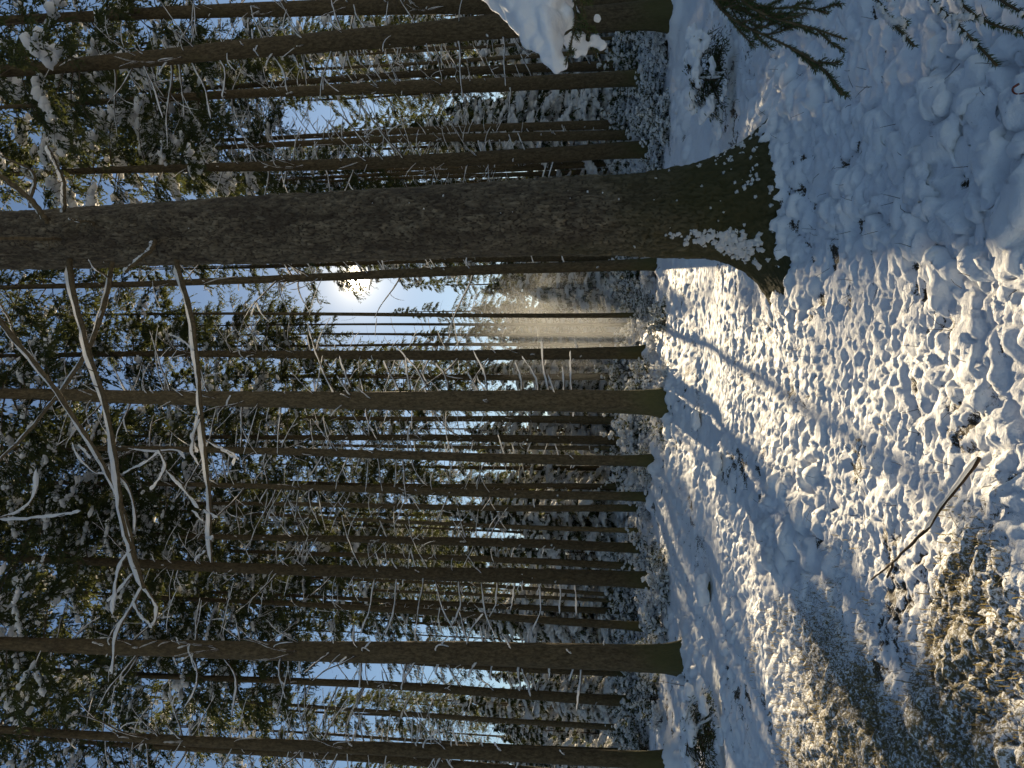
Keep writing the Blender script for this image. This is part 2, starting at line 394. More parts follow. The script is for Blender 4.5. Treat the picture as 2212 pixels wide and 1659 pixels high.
# ------------------------------------------------------------------ the ground
def grass_mask(X, Y):
    gn = fbm(X * 1.3, Y * 1.3, 61, 4) - .5
    gm = sstep(-.1, .9, (-.20 * Y - X - .05) * 1.0 + .35 * sstep(5, 3, Y) + 1.7 * gn) * sstep(9.0, 5.5, Y + 3 * gn)
    gm = np.maximum(gm, .75 * sstep(.62, .75, fbm(X * 2.1 + 9, Y * 2.1, 65, 3)) * sstep(.6, -1, X) * sstep(7, 5, Y))
    return gm
def build_ground():
    rr = np.concatenate([[.05, 1, 2, 3, 4, 4.6], np.arange(5, 9.5, .016), np.arange(9.5, 17, .03), np.arange(17, 32, .075),
                         np.geomspace(32, 70, 60), np.geomspace(75, 420, 14)])
    dense = np.linspace(R(-42), R(42), 620)
    rest = np.linspace(R(42), R(318), 42)[1:-1]
    an = np.concatenate([dense, rest])
    lod = np.concatenate([sstep(R(42), R(40), np.abs(dense)), np.zeros(len(rest))])
    Rr, An = np.meshgrid(rr, an, indexing='ij'); Lo = np.broadcast_to(lod, Rr.shape)
    X = (Rr * np.sin(An)).ravel(); Y = (Rr * np.cos(An) - 3.5).ravel(); L = (Lo * sstep(4.2, 5.2, Rr) * sstep(75, 40, Rr)).ravel()
    wx = X + .26 * (fbm(X * 3.5, Y * 3.5, 21, 2) - .5) + .08 * (vnoise(X * 14, Y * 14, 22) - .5)
    wy = Y + .26 * (fbm(X * 3.5, Y * 3.5, 23, 2) - .5) + .08 * (vnoise(X * 14, Y * 14, 24) - .5)
    h1, ox1, oy1 = lumps(wx, wy, .31, 31)
    h2, ox2, oy2 = lumps(wx, wy, .125, 41)
    h3, ox3, oy3 = lumps(wx, wy, .070, 51)
    tr = track(X, Y)
    # bare grassy bank on the left of the camera
    gm = grass_mask(X, Y)
    puff = sstep(-.2, .9, X + .6 * (fbm(X * .9, Y * .9, 73, 2) - .5)) * sstep(8.5, 5.5, Y)     # deep soft cushions on the camera's right
    a1 = (.034 + .060 * puff + .05 * sstep(.5, .68, fbm(X * .8, Y * .8, 75, 2))) * (1 - .75 * tr) * (1 - .9 * gm)
    a2 = (.037 + .010 * puff) * (1 - .8 * tr) * (1 - .55 * gm)
    a3 = (.026 - .006 * puff) * (1 - .6 * tr) * (1 + .5 * gm)
    patch = .35 + .95 * sstep(.25, .75, fbm(X * .8, Y * .8, 71, 3))            # smoother and rougher stretches
    a1, a2, a3 = a1 * patch, a2 * patch, a3
    feet = np.zeros_like(X)
    for bx, by, w, ux, uy, Yd, lab in TREES:
        if Yd < 24:
            q = at(bx, by, Yd); dd = (X - q[0]) ** 2 + (Y - Yd) ** 2; feet += .19 * np.exp(-dd / .30) * (.5 + 1.0 * vnoise(X * 5, Y * 5, 97))
    Z = gbase(X, Y) + feet + L * (a1 * h1 + a2 * h2 + a3 * h3 + .045 * (fbm(X * 6, Y * 6, 81, 2) - .5) + .045 * (fbm(X * 17, Y * 17, 83, 3) - .5)) - .07 * (1 - gm) * L
    k1, k2 = L * a1 / .14 * .20, L * a2 / .05 * .18
    X2 = X + k1 * ox1 + k2 * ox2; Y2 = Y + k1 * oy1 + k2 * oy2
    hh = a1 * h1 + a2 * h2 + .5 * a3 * h3
    veg = sstep(.026, .003, hh) * sstep(.47, .60, fbm(X * 1.9, Y * 1.9, 91, 3)) * (1 - tr) * L * .64
    nr, na = Rr.shape
    i, j = np.meshgrid(np.arange(nr - 1), np.arange(na), indexing='ij'); j2 = (j + 1) % na
    Q = np.stack([i * na + j, i * na + j2, (i + 1) * na + j2, (i + 1) * na + j], -1).reshape(-1, 4)[:, ::-1]
    g = Geo(); g.add(np.stack([X2, Y2, Z], -1), None, Q)
    me = g.mesh('snow_ground', M_GROUND)
    for nm, arr in (('veg', veg), ('grass', np.clip(gm * .40 + .10 * sstep(1.2, -1.0, X) * sstep(9, 5, Y), 0, 1) * L)):
        at_ = me.attributes.new(nm, 'FLOAT', 'POINT'); at_.data.foreach_set('value', arr.astype(np.float32))
    tag(link('snow_ground', me), 'lumpy snow covering the forest floor, thin over dry grass near the camera', kind='structure')
build_ground()

# ------------------------------------------------------------------ kinds of dead branch, crown, shrub (meshes shared between copies)
def dead_branch(L, seed, forks=0):
    rng = np.random.default_rng(seed)
    w, s = Geo(), Geo()
    def run(p0, az, el, L, r, n):
        P = [np.array(p0, float)]; st = L / n; curv = rng.uniform(-.8, .25) / n
        for k in range(n):
            az += rng.normal(0, .07); el += curv + rng.normal(0, .07)
            P.append(P[-1] + st * np.array([math.cos(el) * math.cos(az), math.cos(el) * math.sin(az), math.sin(el)]))
        P = np.array(P); rad = np.linspace(r, r * .35, n + 1)
        w.tube(P, rad, 5)
        ts = np.linspace(0, n, n * 3 + 1)
        PS = np.stack([np.interp(ts, np.arange(n + 1), P[:, q]) for q in range(3)], -1); rs = np.interp(ts, np.arange(n + 1), rad)
        a, b = int(rng.integers(0, 2)), len(ts)
        wob = 1 + .30 * np.sin(ts * 2.3 + rng.uniform(0, 6)) * rng.uniform(.5, 1) + rng.normal(0, .12, len(ts))
        sr = (rs * .62 + (.0065 if L > .6 else .014)) * np.clip(wob, .45, 1.6)
        sr[a] *= .35; sr[-1] *= .4
        s.tube(PS[a:b] + np.array([0, 0, 1.0]) * (rs + sr * .55)[a:b, None], sr[a:b], 6)
        return P, az, el
    P, az, el = run((-.02, 0, 0), 0, rng.uniform(-.15, .55), L, .008 + .006 * L, max(3, int(4 + L * 4)))
    for f in range(forks):
        k = int(len(P) * rng.uniform(.35, .75))
        run(P[k], rng.choice([-1, 1]) * rng.uniform(.4, .9), rng.uniform(-.6, .3), L * rng.uniform(.25, .5), .007, 4)
    return w.mesh('branch', M_WOOD), s.mesh('branch_snow', M_SNOW)
BR_LONG = [dead_branch(L, 100 + i, f) for i, (L, f) in enumerate([(.9, 0), (1.1, 1), (1.3, 0), (1.0, 1), (1.5, 1), (1.7, 2), (.8, 0), (1.25, 2)])]
BR_SHORT = [dead_branch(L, 200 + i, 0) for i, L in enumerate([.12, .18, .25, .35, .45, .55])]

def twig_mass(seed, z0, z1, n, L0, L1, rfun):
    """the many thin dead twigs too small to pick apart"""
    rng = np.random.default_rng(seed); w, s = Geo(), Geo()
    for k in range(n):
        z = rng.uniform(z0, z1); az = rng.uniform(0, 6.283); el = rng.uniform(-.25, .6); L = rng.uniform(L0, L1)
        cv = rng.uniform(-.17, .04); P = [np.array([math.cos(az) * rfun(z), math.sin(az) * rfun(z), z])]
        for q in range(5):
            P.append(P[-1] + L / 5 * np.array([math.cos(el) * math.cos(az), math.cos(el) * math.sin(az), math.sin(el)])); el += cv; az += rng.normal(0, .07)
        P = np.array(P); r = rng.uniform(.004, .008)
        w.tube(P, np.linspace(r, r * .4, 6), 3, False)
        if rng.random() < .45:
            s.tube(P + np.array([0, 0, r * 1.6]), np.array([.4, 1, 1.2, 1, 1.1, .4]) * (r + .0045), 4, False)
    return w.mesh('twigs', M_WOOD), s.mesh('twig_snow', M_SNOW)

def crown_mesh(seed, z0, z1, Rm, nb, shape, snow, lsz=.135, hang=1.0, per=27, pad=1.0):
    """boughs round the stem; needle sprays hang off them and snow lies on top"""
    rng = np.random.default_rng(seed); w, f, s = Geo(), Geo(), Geo()
    LP, LD, SC, SS = [], [], [], []
    for k in range(nb):
        t = (k + rng.uniform(0, 1)) / nb; z = z0 + (z1 - z0) * t ** .92
        L = Rm * shape(t) * rng.uniform(.6, 1.15)
        if L < .15: continue
        az = rng.uniform(0, 6.283); el = rng.uniform(-.05, .35) * hang; n = 7
        P = [np.array([0, 0, z])]; cv = -rng.uniform(.5, 1.2) * hang / n
        for q in range(n):
            P.append(P[-1] + L / n * np.array([math.cos(el) * math.cos(az), math.cos(el) * math.sin(az), math.sin(el)])); el += cv * (1 if q < 5 else -1.2); az += rng.normal(0, .07)
        P = np.array(P); w.tube(P, np.linspace(.008 + .012 * L / 2, .004, n + 1), 3, False)
        nbr = int(per * (.4 + .6 * L / Rm) + 2)
        u = rng.uniform(.16, 1, nbr) * n
        Q = np.stack([np.interp(u, np.arange(n + 1), P[:, c]) for c in range(3)], -1)
        T = P[-1] - P[0]; T[2] = 0; T /= np.linalg.norm(T) + 1e-9; S = np.array([-T[1], T[0], 0])
        sd_ = rng.choice([-1, 1], nbr)[:, None] * rng.uniform(.2, 1, nbr)[:, None]
        bd = S * sd_ + T * rng.uniform(.2, .9, nbr)[:, None] + np.array([0, 0, -1]) * rng.uniform(.15, 1.0, nbr)[:, None] * hang
        bd /= np.linalg.norm(bd, axis=1)[:, None]
        bl = rng.uniform(.12, .30, nbr) * (L + .6) * .62
        for q in range(13):
            tt = (q + rng.uniform(0, 1, nbr)) / 13
            LP.append(Q + bd * (bl * tt)[:, None] + np.array([0, 0, -1]) * (.25 * bl * tt * tt)[:, None])
            LD.append(bd + rng.normal(0, .45, (nbr, 3)) + np.array([0, 0, -.25]))
        for c_ in range(rng.poisson(snow * .16 * L + .2)):
            u0 = rng.uniform(.3, .95); ln = rng.uniform(.10, .30); ns = int(rng.integers(5, 11))
            u = np.clip(rng.normal(u0, ln * .5, ns), .12, 1.02) * n
            C = np.stack([np.interp(u, np.arange(n + 1), P[:, c]) for c in range(3)], -1)
            sid = rng.normal(0, .55, ns) + rng.normal(0, .5)
            C = C + S * (sid * .10 * L)[:, None] + np.array([0, 0, 1]) * (.05 - .05 * L * np.abs(sid))[:, None]
            sz = rng.uniform(.5, 1.25, ns)[:, None] * (.040 + .030 * L) * pad
            SC.append(C); SS.append(np.concatenate([sz * rng.uniform(.9, 1.8, (ns, 1)), sz * .9, sz * .6], 1))
    w.tube(np.array([[0, 0, z0 - .5], [0, 0, z1]]), [.05, .01], 5)
    LP, LD = np.concatenate(LP), np.concatenate(LD); n = len(LP)
    leaves(f, LP, LD, rng.uniform(.7, 1.3, n) * lsz, rng.uniform(.7, 1.3, n) * lsz * .14, rng)
    if SC: blobs(s, np.concatenate(SC), np.concatenate(SS), rng, ICO1)
    return w.mesh('boughs', M_WOOD), f.mesh('foliage', M_NEEDLE, False), s.mesh('crown_snow', M_SNOW)

sh_mature = lambda t: (1 - t) ** .75 * (.55 + .45 * min(1, t * 5))
CROWN_H = 14.0
CROWNS = [crown_mesh(300 + i, 0, CROWN_H, 2.7 + .2 * (i % 3), 95, sh_mature, sn, pad=pd) for i, (sn, pd) in enumerate([(3.0, .85), (4.2, .75), (5.0, .85), (2.0, .75), (3.6, 1.4), (3.6, .75)])]
sh_cone = lambda t: (1 - t) ** .9 * .95 + .05
YOUNG_H = 8.0
YOUNGS = [crown_mesh(330 + i, .25, YOUNG_H, 1.9 + .2 * i, 120, sh_cone, sn, .13, 1.25, 13, 1.35) for i, sn in enumerate([36, 46, 26, 40])]

def put_crown(parent, v, loc, rz, sc):
    wd, fo, sn = v
    c = link('crown', fo, parent, loc, (0, 0, rz), sc)
    tag(link('boughs', wd, c), kind='stuff'); tag(link('snow', sn, c), kind='stuff')
    return c

# ------------------------------------------------------------------ the tall spruces
def spruce(bx, by, w, ux, uy, label, Yfix=None, H=None, seed=0, near=None, cz=None, crown=None, csc=1.0, name='spruce_tree', group=None, flare=.22, ntw=None):
    rng = np.random.default_rng(1000 + seed)
    if Yfix is None:
        b = ghit(bx, by); Y = b[1]
    else: Y = Yfix
    b = at(bx, by, Y); x0 = b[0]; z0 = gz(x0, Y) - .05
    u = at(ux, uy, Y); lean = (u[0] - x0) / (u[2] - b[2])
    D = w / F * math.hypot(x0, Y) * .93
    H = H or rng.uniform(23, 27)
    near = (w >= 20) if near is None else near
    root = tag(link(name, None, None, (x0, Y, z0)), label, 'tree', group); root.empty_display_size = .3
    ph = rng.uniform(0, 6.283, 4); wb = rng.uniform(.02, .05)
    ax = lambda h: (lean * h + wb * math.sin(h * .35 + ph[0]) - wb * math.sin(ph[0]), wb * math.sin(h * .3 + ph[1]) - wb * math.sin(ph[1]))
    rad = lambda h: D / 2 * max(.04, 1 - h / (H + 1)) ** .85
    ns = 28 if near else 12
    hs = np.concatenate([[-.5, -.2, 0, .08, .16, .26, .4, .6, .9], np.arange(1.3, H, .55 if near else 1.2), [H]])
    th = np.arange(ns) * 2 * math.pi / ns; g = Geo(); V = []
    nl = int(rng.integers(4, 7))
    for h in hs:
        a = ax(h); fl = flare * D * math.exp(-max(h, 0) / (.16 + .25 * D)) * (.6 + .4 * np.sin(th * nl + ph[2]) + .25 * np.sin(th * 2 + ph[3]))
        r = rad(max(h, 0)) * (1 + .03 * np.sin(th * 3 + h * 1.1 + ph[2]) + .025 * np.sin(th * 5 - h * 2.3 + ph[3]) + rng.normal(0, .012, ns)) + np.maximum(fl, 0)
        V.append(np.stack([a[0] + r * np.cos(th), a[1] + r * np.sin(th), np.full(ns, h)], -1))
    k = len(hs); i, j = np.meshgrid(np.arange(k - 1), np.arange(ns), indexing='ij'); j2 = (j + 1) % ns
    g.add(np.concatenate(V), None, np.stack([i * ns + j, i * ns + j2, (i + 1) * ns + j2, (i + 1) * ns + j], -1).reshape(-1, 4))
    link('trunk', g.mesh('trunk', M_BARK), root)
    cz = cz if cz is not None else rng.uniform(11.5, 13.5)
    if near:
        nl_, nsh = int(rng.integers(20, 28)), int(rng.integers(26, 34))
        for q in range(nl_ + nsh):
            lng = q < nl_
            h = rng.uniform(3.0 if lng else 1.2, cz + .5); h += 0 if not lng else (cz - h) * rng.uniform(0, .35)
            az = rng.uniform(0, 6.283); a = ax(h); r = rad(h) * .9
            wd, sn = (BR_LONG if lng else BR_SHORT)[int(rng.integers(0, 8 if lng else 6))]
            o = link('branch', wd, root, (a[0] + r * math.cos(az), a[1] + r * math.sin(az), h), (0, 0, az), rng.uniform(.65, 1.15))
            link('snow', sn, o)
        ntw = ntw or 45
    else: ntw = ntw or 60
    wd, sn = twig_mass(2000 + seed, 4.0, min(cz, 12.5) + 2.5, ntw, .3, 1.15, lambda z: rad(z) * .8)
    o = link('twigs', wd, root, (lean * 0, 0, 0)); o['kind'] = 'stuff'; o.matrix_local = Matrix(((1, 0, lean, 0), (0, 1, 0, 0), (0, 0, 1, 0), (0, 0, 0, 1)))
    tag(link('snow', sn, o), kind='stuff')
    if crown is not False:
        v = CROWNS[(seed * 5 + 1) % len(CROWNS)] if crown is None else CROWNS[crown]
        a = ax(cz); s_ = (H + .6 - cz) / CROWN_H
        put_crown(root, v, (a[0], a[1], cz), rng.uniform(0, 6.283), (csc, csc, s_))
    return root

ROOTS = []
for k, (bx, by, w, ux, uy, Yd, lab) in enumerate(TREES):
    az = math.degrees(math.atan2(at(bx, by, Yd)[0], Yd))
    sunny = 3 < az < 9
    ROOTS += [spruce(bx, by, w, ux, uy, lab, Yd, seed=k, crown=3 if sunny else 4 if k in (1, 6, 8, 9) else None, csc=.8 if sunny else 1.0, cz=14.0 if sunny else None if Yd < 24 else 11.0 + (k * 37 % 10) * .35, ntw=22 if sunny else None, flare=.42 if k == 38 else .32)]

GAPS = [(-400, 'the top edge'), (30, 'the topmost trunks'), (155, 'the close pair'), (300, 'the three trunks above the giant'), (470, 'the giant trunk'), (571, 'the sun-crossed trunk'),
        (761, 'the powder-edge trunk'), (868, 'the thick middle spruce'), (990, 'the cluster of three'), (1085, 'the two sky-gap trunks'), (1245, 'the dark branchy spruce'), (1420, 'the flared spruce'), (1517, 'the lone brown trunk'), (1640, 'the bottommost trunk'), (2100, 'the bottom edge')]
def gap(x, y):
    py = CY - F * x / y
    if py < GAPS[0][0]: return 'above the top edge'
    for (a, la), (b, lb) in zip(GAPS, GAPS[1:]):
        if py < b: return 'between %s and %s' % (la, lb)
    return 'beyond the bottom edge'

# ------------------------------------------------------------------ the giant trunk in front
GY = 7.5
gb = at(1660, 462, GY); gt = at(0, 514, GY)
GX, GZ = gb[0], gz(gb[0], GY) - .28
GLEAN = (gt[0] - gb[0]) / (gt[2] - gb[2])
giant = tag(link('giant_spruce', None, None, (GX, GY, GZ)), 'giant old spruce trunk with scaly bark and snowy root flare in the foreground', 'tree')
def g_radius(th, h):
    r = np.interp(h, [-.6, .6, 2.6, 5.0, 8.6, 27], [.375, .372, .342, .315, .280, .03])
    hp = np.maximum(h, 0)
    a = np.cos(th)                               # +1 toward the right-hand root
    fl = .60 * np.exp(-hp / .42) * np.clip(a, 0, 1) ** 1.5 + .44 * np.exp(-hp / .20) * np.clip(-a, 0, 1) ** 1.6
    fr = np.clip(-np.sin(th), 0, 1)
    fl = fl + .22 * np.exp(-hp / .30) * fr * (.6 + .5 * np.cos(th * 5 + .6)) + .2 * np.exp(-hp / .3) * np.clip(np.sin(th), 0, 1)
    return r + fl + .012 * np.sin(th * 3 + h * .8) + .010 * np.sin(th * 5 - h * 1.7)
def g_axis(h): return GLEAN * h + .015 * np.sin(h * .6)
def giant_trunk():
    n = 250
    hs = np.concatenate([np.arange(-.4, 9.2, .0145), np.arange(9.6, 27, .5), [27.2]])
    H, T = np.meshgrid(hs, np.arange(n) * 2 * math.pi / n, indexing='ij')
    NC = 60; u = T / (2 * math.pi) * NC; v = H / .070
    uu = u + 1.1 * (fbm(u * .45, v * .4, 400, 3) - .5) * 2; vv = v + 1.3 * (fbm(u * .4 + 50, v * .5, 401, 2) - .5) * 2
    F1 = np.full(H.shape, 9.0); F2 = np.full(H.shape, 9.0); ID = np.zeros(H.shape)
    gx, gy = np.floor(uu), np.floor(vv)
    for i in (-1, 0, 1):
        for j in (-1, 0, 1):
            cx, cy = gx + i, gy + j; cw = np.mod(cx, NC)
            px, py = cx + .5 + .85 * (rnd2(cw, cy, 402) - .5), cy + .5 + .85 * (rnd2(cw, cy, 403) - .5)
            d = np.sqrt((uu - px) ** 2 + (vv - py) ** 2)
            k = d < F1
            F2 = np.where(k, F1, np.minimum(F2, d)); F1 = np.where(k, d, F1); ID = np.where(k, rnd2(cw, cy, 404), ID)
    plate = sstep(-.01, .17, F2 - F1) * (.55 + .45 * sstep(.3, .6, fbm(u * .35, v * .22, 409, 3)))
    dsp = .016 * plate + .013 * ID * plate + .008 * (np.mod(ID * 7.3, 1) - .5) * (vv - gy - .5) * 2 * plate + .014 * (fbm(u * 2.5, v * 2.0, 405, 2) - .5) + .02 * (fbm(u * .18, v * .12, 406, 2) - .5)
    for kx, kh in ((4.35, 3.35), (5.0, 6.0), (4.0, 1.2), (4.9, 4.6), (5.3, 2.2)):     # healed knots on the side facing the camera
        dd = ((T - kx) * .33 / .075) ** 2 + ((H - kh) / .085) ** 2
        dsp = dsp + .030 * np.exp(-dd) - .045 * np.exp(-dd * 7)
    dsp = dsp * sstep(9.3, 8.8, H)
    Rr = g_radius(T, H) + dsp
    ax = g_axis(H)
    V = np.stack([ax + Rr * np.cos(T), Rr * np.sin(T), H], -1).reshape(-1, 3)
    k = len(hs); i, j = np.meshgrid(np.arange(k - 1), np.arange(n), indexing='ij'); j2 = (j + 1) % n
    g = Geo(); g.add(V, None, np.stack([i * n + j, i * n + j2, (i + 1) * n + j2, (i + 1) * n + j], -1).reshape(-1, 4))
    me = g.mesh('trunk', M_BARKBIG)
    pa = me.attributes.new('plate', 'FLOAT', 'POINT'); pa.data.foreach_set('value', (plate * (.45 + .55 * ID)).astype(np.float32).ravel())
    return link('trunk', me, giant)
gtrunk = giant_trunk()
put_crown(giant, CROWNS[2], (float(g_axis(9.6)), 0, 10.4), .7, (1.15, 1.15, 1.2))

def local(p): return np.array([p[0] - GX, p[1] - GY, p[2] - GZ])
def smooth_path(P, n):
    P = np.asarray(P, float); d = np.concatenate([[0], np.cumsum(np.linalg.norm(np.diff(P, axis=0), axis=1))])
    t = np.linspace(0, d[-1], n); Q = np.stack([np.interp(t, d, P[:, c]) for c in range(3)], -1)
    for _ in range(3): Q[1:-1] = (Q[:-2] + 2 * Q[1:-1] + Q[2:]) / 4
    return Q
def pxpath(pts, Y0, Y1):
    n = len(pts); return np.array([at(x, y, Y0 + (Y1 - Y0) * i / max(1, n - 1)) for i, (x, y) in enumerate(pts)])
def snow_on(geo, P, r, thick, rng, cover=1.0):
    n = len(P); wob = 1 + .28 * np.sin(np.arange(n) * .55 + rng.uniform(0, 6)) + rng.normal(0, .10, n)
    sr = thick * np.clip(wob, .4, 1.7); sr[0] *= .3; sr[-1] *= .3
    T = np.gradient(P, axis=0); T /= np.linalg.norm(T, axis=1)[:, None] + 1e-9
    flat = np.sqrt(np.clip(1 - T[:, 2] ** 2, .08, 1)); sr = sr * (.35 + .65 * flat)
    side = rng.normal(0, .15, (n, 3)) * sr[:, None]
    geo.tube(P + np.array([0, 0, 1]) * (r * .8 + sr * .62)[:, None] + side * .3, sr, 8)
def limb(pts, Y0, Y1, r0, r1, twigs, seed, thick=.020, parent=None):
    rng = np.random.default_rng(seed)
    P = smooth_path([local(p) for p in pxpath(pts, Y0, Y1)], 40)
    P += np.cumsum(rng.normal(0, .0034, P.shape), 0)
    w, s = Geo(), Geo(); rad = np.linspace(r0, r1, 40) * (1 + rng.normal(0, .10, 40))
    for q in range(14):
        i_ = int(rng.integers(4, 39)); d_ = rng.normal(0, 1, 3) + np.array([-.5, 0, .1]); d_ /= np.linalg.norm(d_); L_ = rng.uniform(.03, .16)
        w.tube(np.array([P[i_], P[i_] + d_ * L_ * .5, P[i_] + d_ * L_ + rng.normal(0, .015, 3)]), [.005, .004, .002], 4)
    w.tube(P, rad, 9); snow_on(s, P[2:], rad[2:], thick, rng)
    lo = link('limb', w.mesh('limb', M_LIMB), parent or giant)
    for tp, ya, yb, tr in twigs:
        tg = Geo(); Q = smooth_path([local(p) for p in pxpath(tp, ya, yb)], 22); Q += np.cumsum(rng.normal(0, .002, Q.shape), 0)
        rr = np.linspace(tr, tr * .4, 22); tg.tube(Q, rr, 6); snow_on(s, Q, rr, thick * .68, rng)
        link('twig', tg.mesh('twig', M_LIMB), lo)
    link('snow', s.mesh('limb_snow', M_SNOW), lo)
    return lo
limb([(149, 545), (149, 573), (156, 635), (181, 705), (194, 774), (219, 844), (233, 913), (247, 983), (257, 1052), (267, 1125), (285, 1187), (300, 1230), (312, 1268)], 7.4, 6.4, .032, .013,
     [([(253, 962), (295, 970), (333, 974), (365, 969), (392, 974), (399, 990)], 6.8, 6.7, .010),
      ([(267, 1024), (290, 1012), (312, 1000), (344, 972)], 6.7, 6.6, .008),
      ([(344, 972), (358, 1007), (347, 1031), (323, 1061)], 6.6, 6.5, .008),
      ([(355, 1010), (389, 1045), (410, 1070), (430, 1097)], 6.6, 6.5, .008),
      ([(312, 1264), (288, 1305), (264, 1343), (250, 1378), (247, 1413), (243, 1455)], 6.4, 6.2, .011),
      ([(312, 1264), (330, 1290), (343, 1318), (339, 1345), (328, 1352)], 6.4, 6.3, .009),
      ([(292, 1300), (300, 1325), (318, 1345), (330, 1358)], 6.35, 6.2, .009),
      ([(289, 1238), (272, 1262), (250, 1285), (237, 1300)], 6.45, 6.5, .008),
      ([(200, 990), (185, 975), (168, 960)], 6.8, 6.9, .006),
      ([(285, 1187), (262, 1215), (252, 1260), (245, 1330)], 6.5, 6.4, .007)], 501, .024)
limb([(243, 545), (240, 573), (236, 618), (215, 687), (191, 757), (160, 799), (125, 851), (83, 899), (35, 955), (0, 983), (-60, 1050)], 7.4, 8.0, .028, .013,
     [([(236, 600), (205, 580), (190, 560)], 7.4, 7.2, .012), ([(215, 687), (222, 660), (235, 640), (240, 610)], 7.5, 7.7, .006)], 502, .014)
limb([(378, 545), (382, 573), (396, 618), (413, 687), (420, 757), (427, 826), (431, 896), (437, 965), (439, 1035), (443, 1125), (446, 1180), (448, 1218)], 7.4, 6.9, .026, .010,
     [([(431, 896), (422, 935), (416, 972), (433, 1004)], 7.1, 7.0, .007), ([(445, 950), (470, 965), (498, 975), (508, 988), (500, 1006)], 7.0, 6.9, .008),
      ([(480, 968), (500, 980), (520, 992)], 7.0, 6.9, .006), ([(432, 905), (415, 940), (428, 975)], 7.0, 7.1, .005),
      ([(443, 1125), (425, 1105), (415, 1100)], 6.9, 6.9, .006), ([(441, 1100), (458, 1112), (470, 1117)], 6.9, 6.8, .008),
      ([(447, 1190), (432, 1203), (428, 1210)], 6.9, 6.8, .006), ([(447, 1165), (462, 1162), (460, 1170)], 6.9, 6.8, .007),
      ([(420, 757), (405, 740), (385, 728), (365, 722)], 7.2, 7.5, .006)], 503, .021)
limb([(-90, 570), (-60, 610), (0, 687), (35, 736), (69, 774), (104, 823), (139, 868), (174, 923), (208, 972), (236, 1021), (257, 1069), (278, 1125), (296, 1190), (308, 1240), (316, 1277)], 7.3, 6.6, .030, .012,
     [([(232, 1023), (205, 1018), (185, 1000), (165, 975), (157, 955)], 6.85, 6.8, .008), ([(257, 1024), (280, 1055), (292, 1110), (290, 1150)], 6.8, 6.7, .010)], 504, .020)
limb([(-60, 1040), (-20, 1105), (0, 1118), (60, 1120), (115, 1118), (150, 1110), (182, 1103)], 6.6, 6.2, .014, .005, [([(0, 1118), (35, 1105), (60, 1088), (76, 1062), (78, 1030), (76, 1012)], 6.4, 6.5, .008)], 505, .026)
limb([(104, 480), (97, 465), (69, 434), (35, 406), (0, 378), (-50, 340)], 7.2, 6.8, .030, .018, [], 506, .014)
limb([(142, 470), (139, 441), (135, 382), (125, 354), (104, 312)], 7.3, 6.9, .020, .008, [], 507, .018)
limb([(66, 450), (64, 427), (73, 392), (64, 368), (30, 352), (0, 340), (-40, 320)], 7.35, 7.3, .016, .009, [], 508, .014)
limb([(130, 517), (110, 517), (60, 517), (0, 521), (-40, 523)], 7.15, 6.5, .020, .016, [], 509, .010)
limb([(335, 520), (330, 531), (316, 545), (290, 560), (265, 578)], 7.2, 6.8, .022, .014, [], 510, .018)
limb([(205, 484), (201, 479), (175, 472), (153, 465)], 7.2, 6.9, .016, .007, [], 511, .010)
limb([(-60, 640), (0, 648), (20, 700), (25, 760)], 7.5, 7.7, .012, .004, [], 512, .008)

def stuck_snow(name, parent, spots, seed):
    """clumps of snow frozen to the bark at (angle, height, spread, number, size)"""
    rng = np.random.default_rng(seed); g = Geo(); C, S = [], []
    for a0, h0, da, dh, n, sz in spots:
        a = rng.normal(a0, da, n); h = h0 + rng.normal(0, dh, n)
        r = g_radius(a, h) + .012
        C.append(np.stack([g_axis(h) + r * np.cos(a), r * np.sin(a), h], -1)); q = rng.uniform(.3, 1.1, n)[:, None] * sz
        S.append(np.concatenate([q, q, q * .9], 1))
    blobs(g, np.concatenate(C), np.concatenate(S), rng, ICO2, .35)
    return tag(link(name, g.mesh(name, M_SNOW), parent), kind='stuff')
stuck_snow('snow_patch', giant, [(3.95, .52, .12, .14, 110, .028), (4.05, .75, .08, .12, 45, .022), (3.75, .36, .16, .09, 90, .034),
                                 (5.75, .50, .14, .14, 34, .020), (6.05, .30, .14, .09, 60, .026), (5.2, .30, .35, .08, 30, .022), (4.6, .6, .5, .5, 16, .016), (5.0, 1.3, .5, .7, 14, .011), (4.7, 3.0, .6, 1.6, 10, .008)], 520)

# long snow-lined dead branches that stand out on the thick spruces
def long_branches(root, lists, seed):
    rng = np.random.default_rng(seed); o0 = np.array(root.location)
    for pts in lists:
        dy = rng.uniform(-.35, .1); P = smooth_path(pxpath(pts, o0[1], o0[1] + dy) - o0, 18)
        P += np.cumsum(rng.normal(0, .005, P.shape), 0); rad = np.linspace(.014, .007, 18)
        w, sn = Geo(), Geo(); w.tube(P, rad, 6); snow_on(sn, P[1:], rad[1:], .019, rng)
        b = link('branch', w.mesh('branch', M_WOOD), root); link('snow', sn.mesh('branch_snow', M_SNOW), b)
long_branches(ROOTS[20], [[(1237, 848), (1234, 759)], [(1189, 850), (1172, 790), (1168, 734)], [(1164, 853), (1161, 819), (1126, 771)], [(1218, 848), (1217, 820), (1213, 792)], [(1053, 847), (1045, 800), (1022, 759)],
    [(1036, 847), (1015, 802)], [(928, 843), (900, 788), (862, 746)], [(970, 843), (962, 810), (942, 785)], [(887, 847), (878, 771)], [(866, 847), (831, 779)], [(1128, 847), (1126, 815), (1114, 785)], [(760, 840), (740, 790), (733, 770)]], 551)
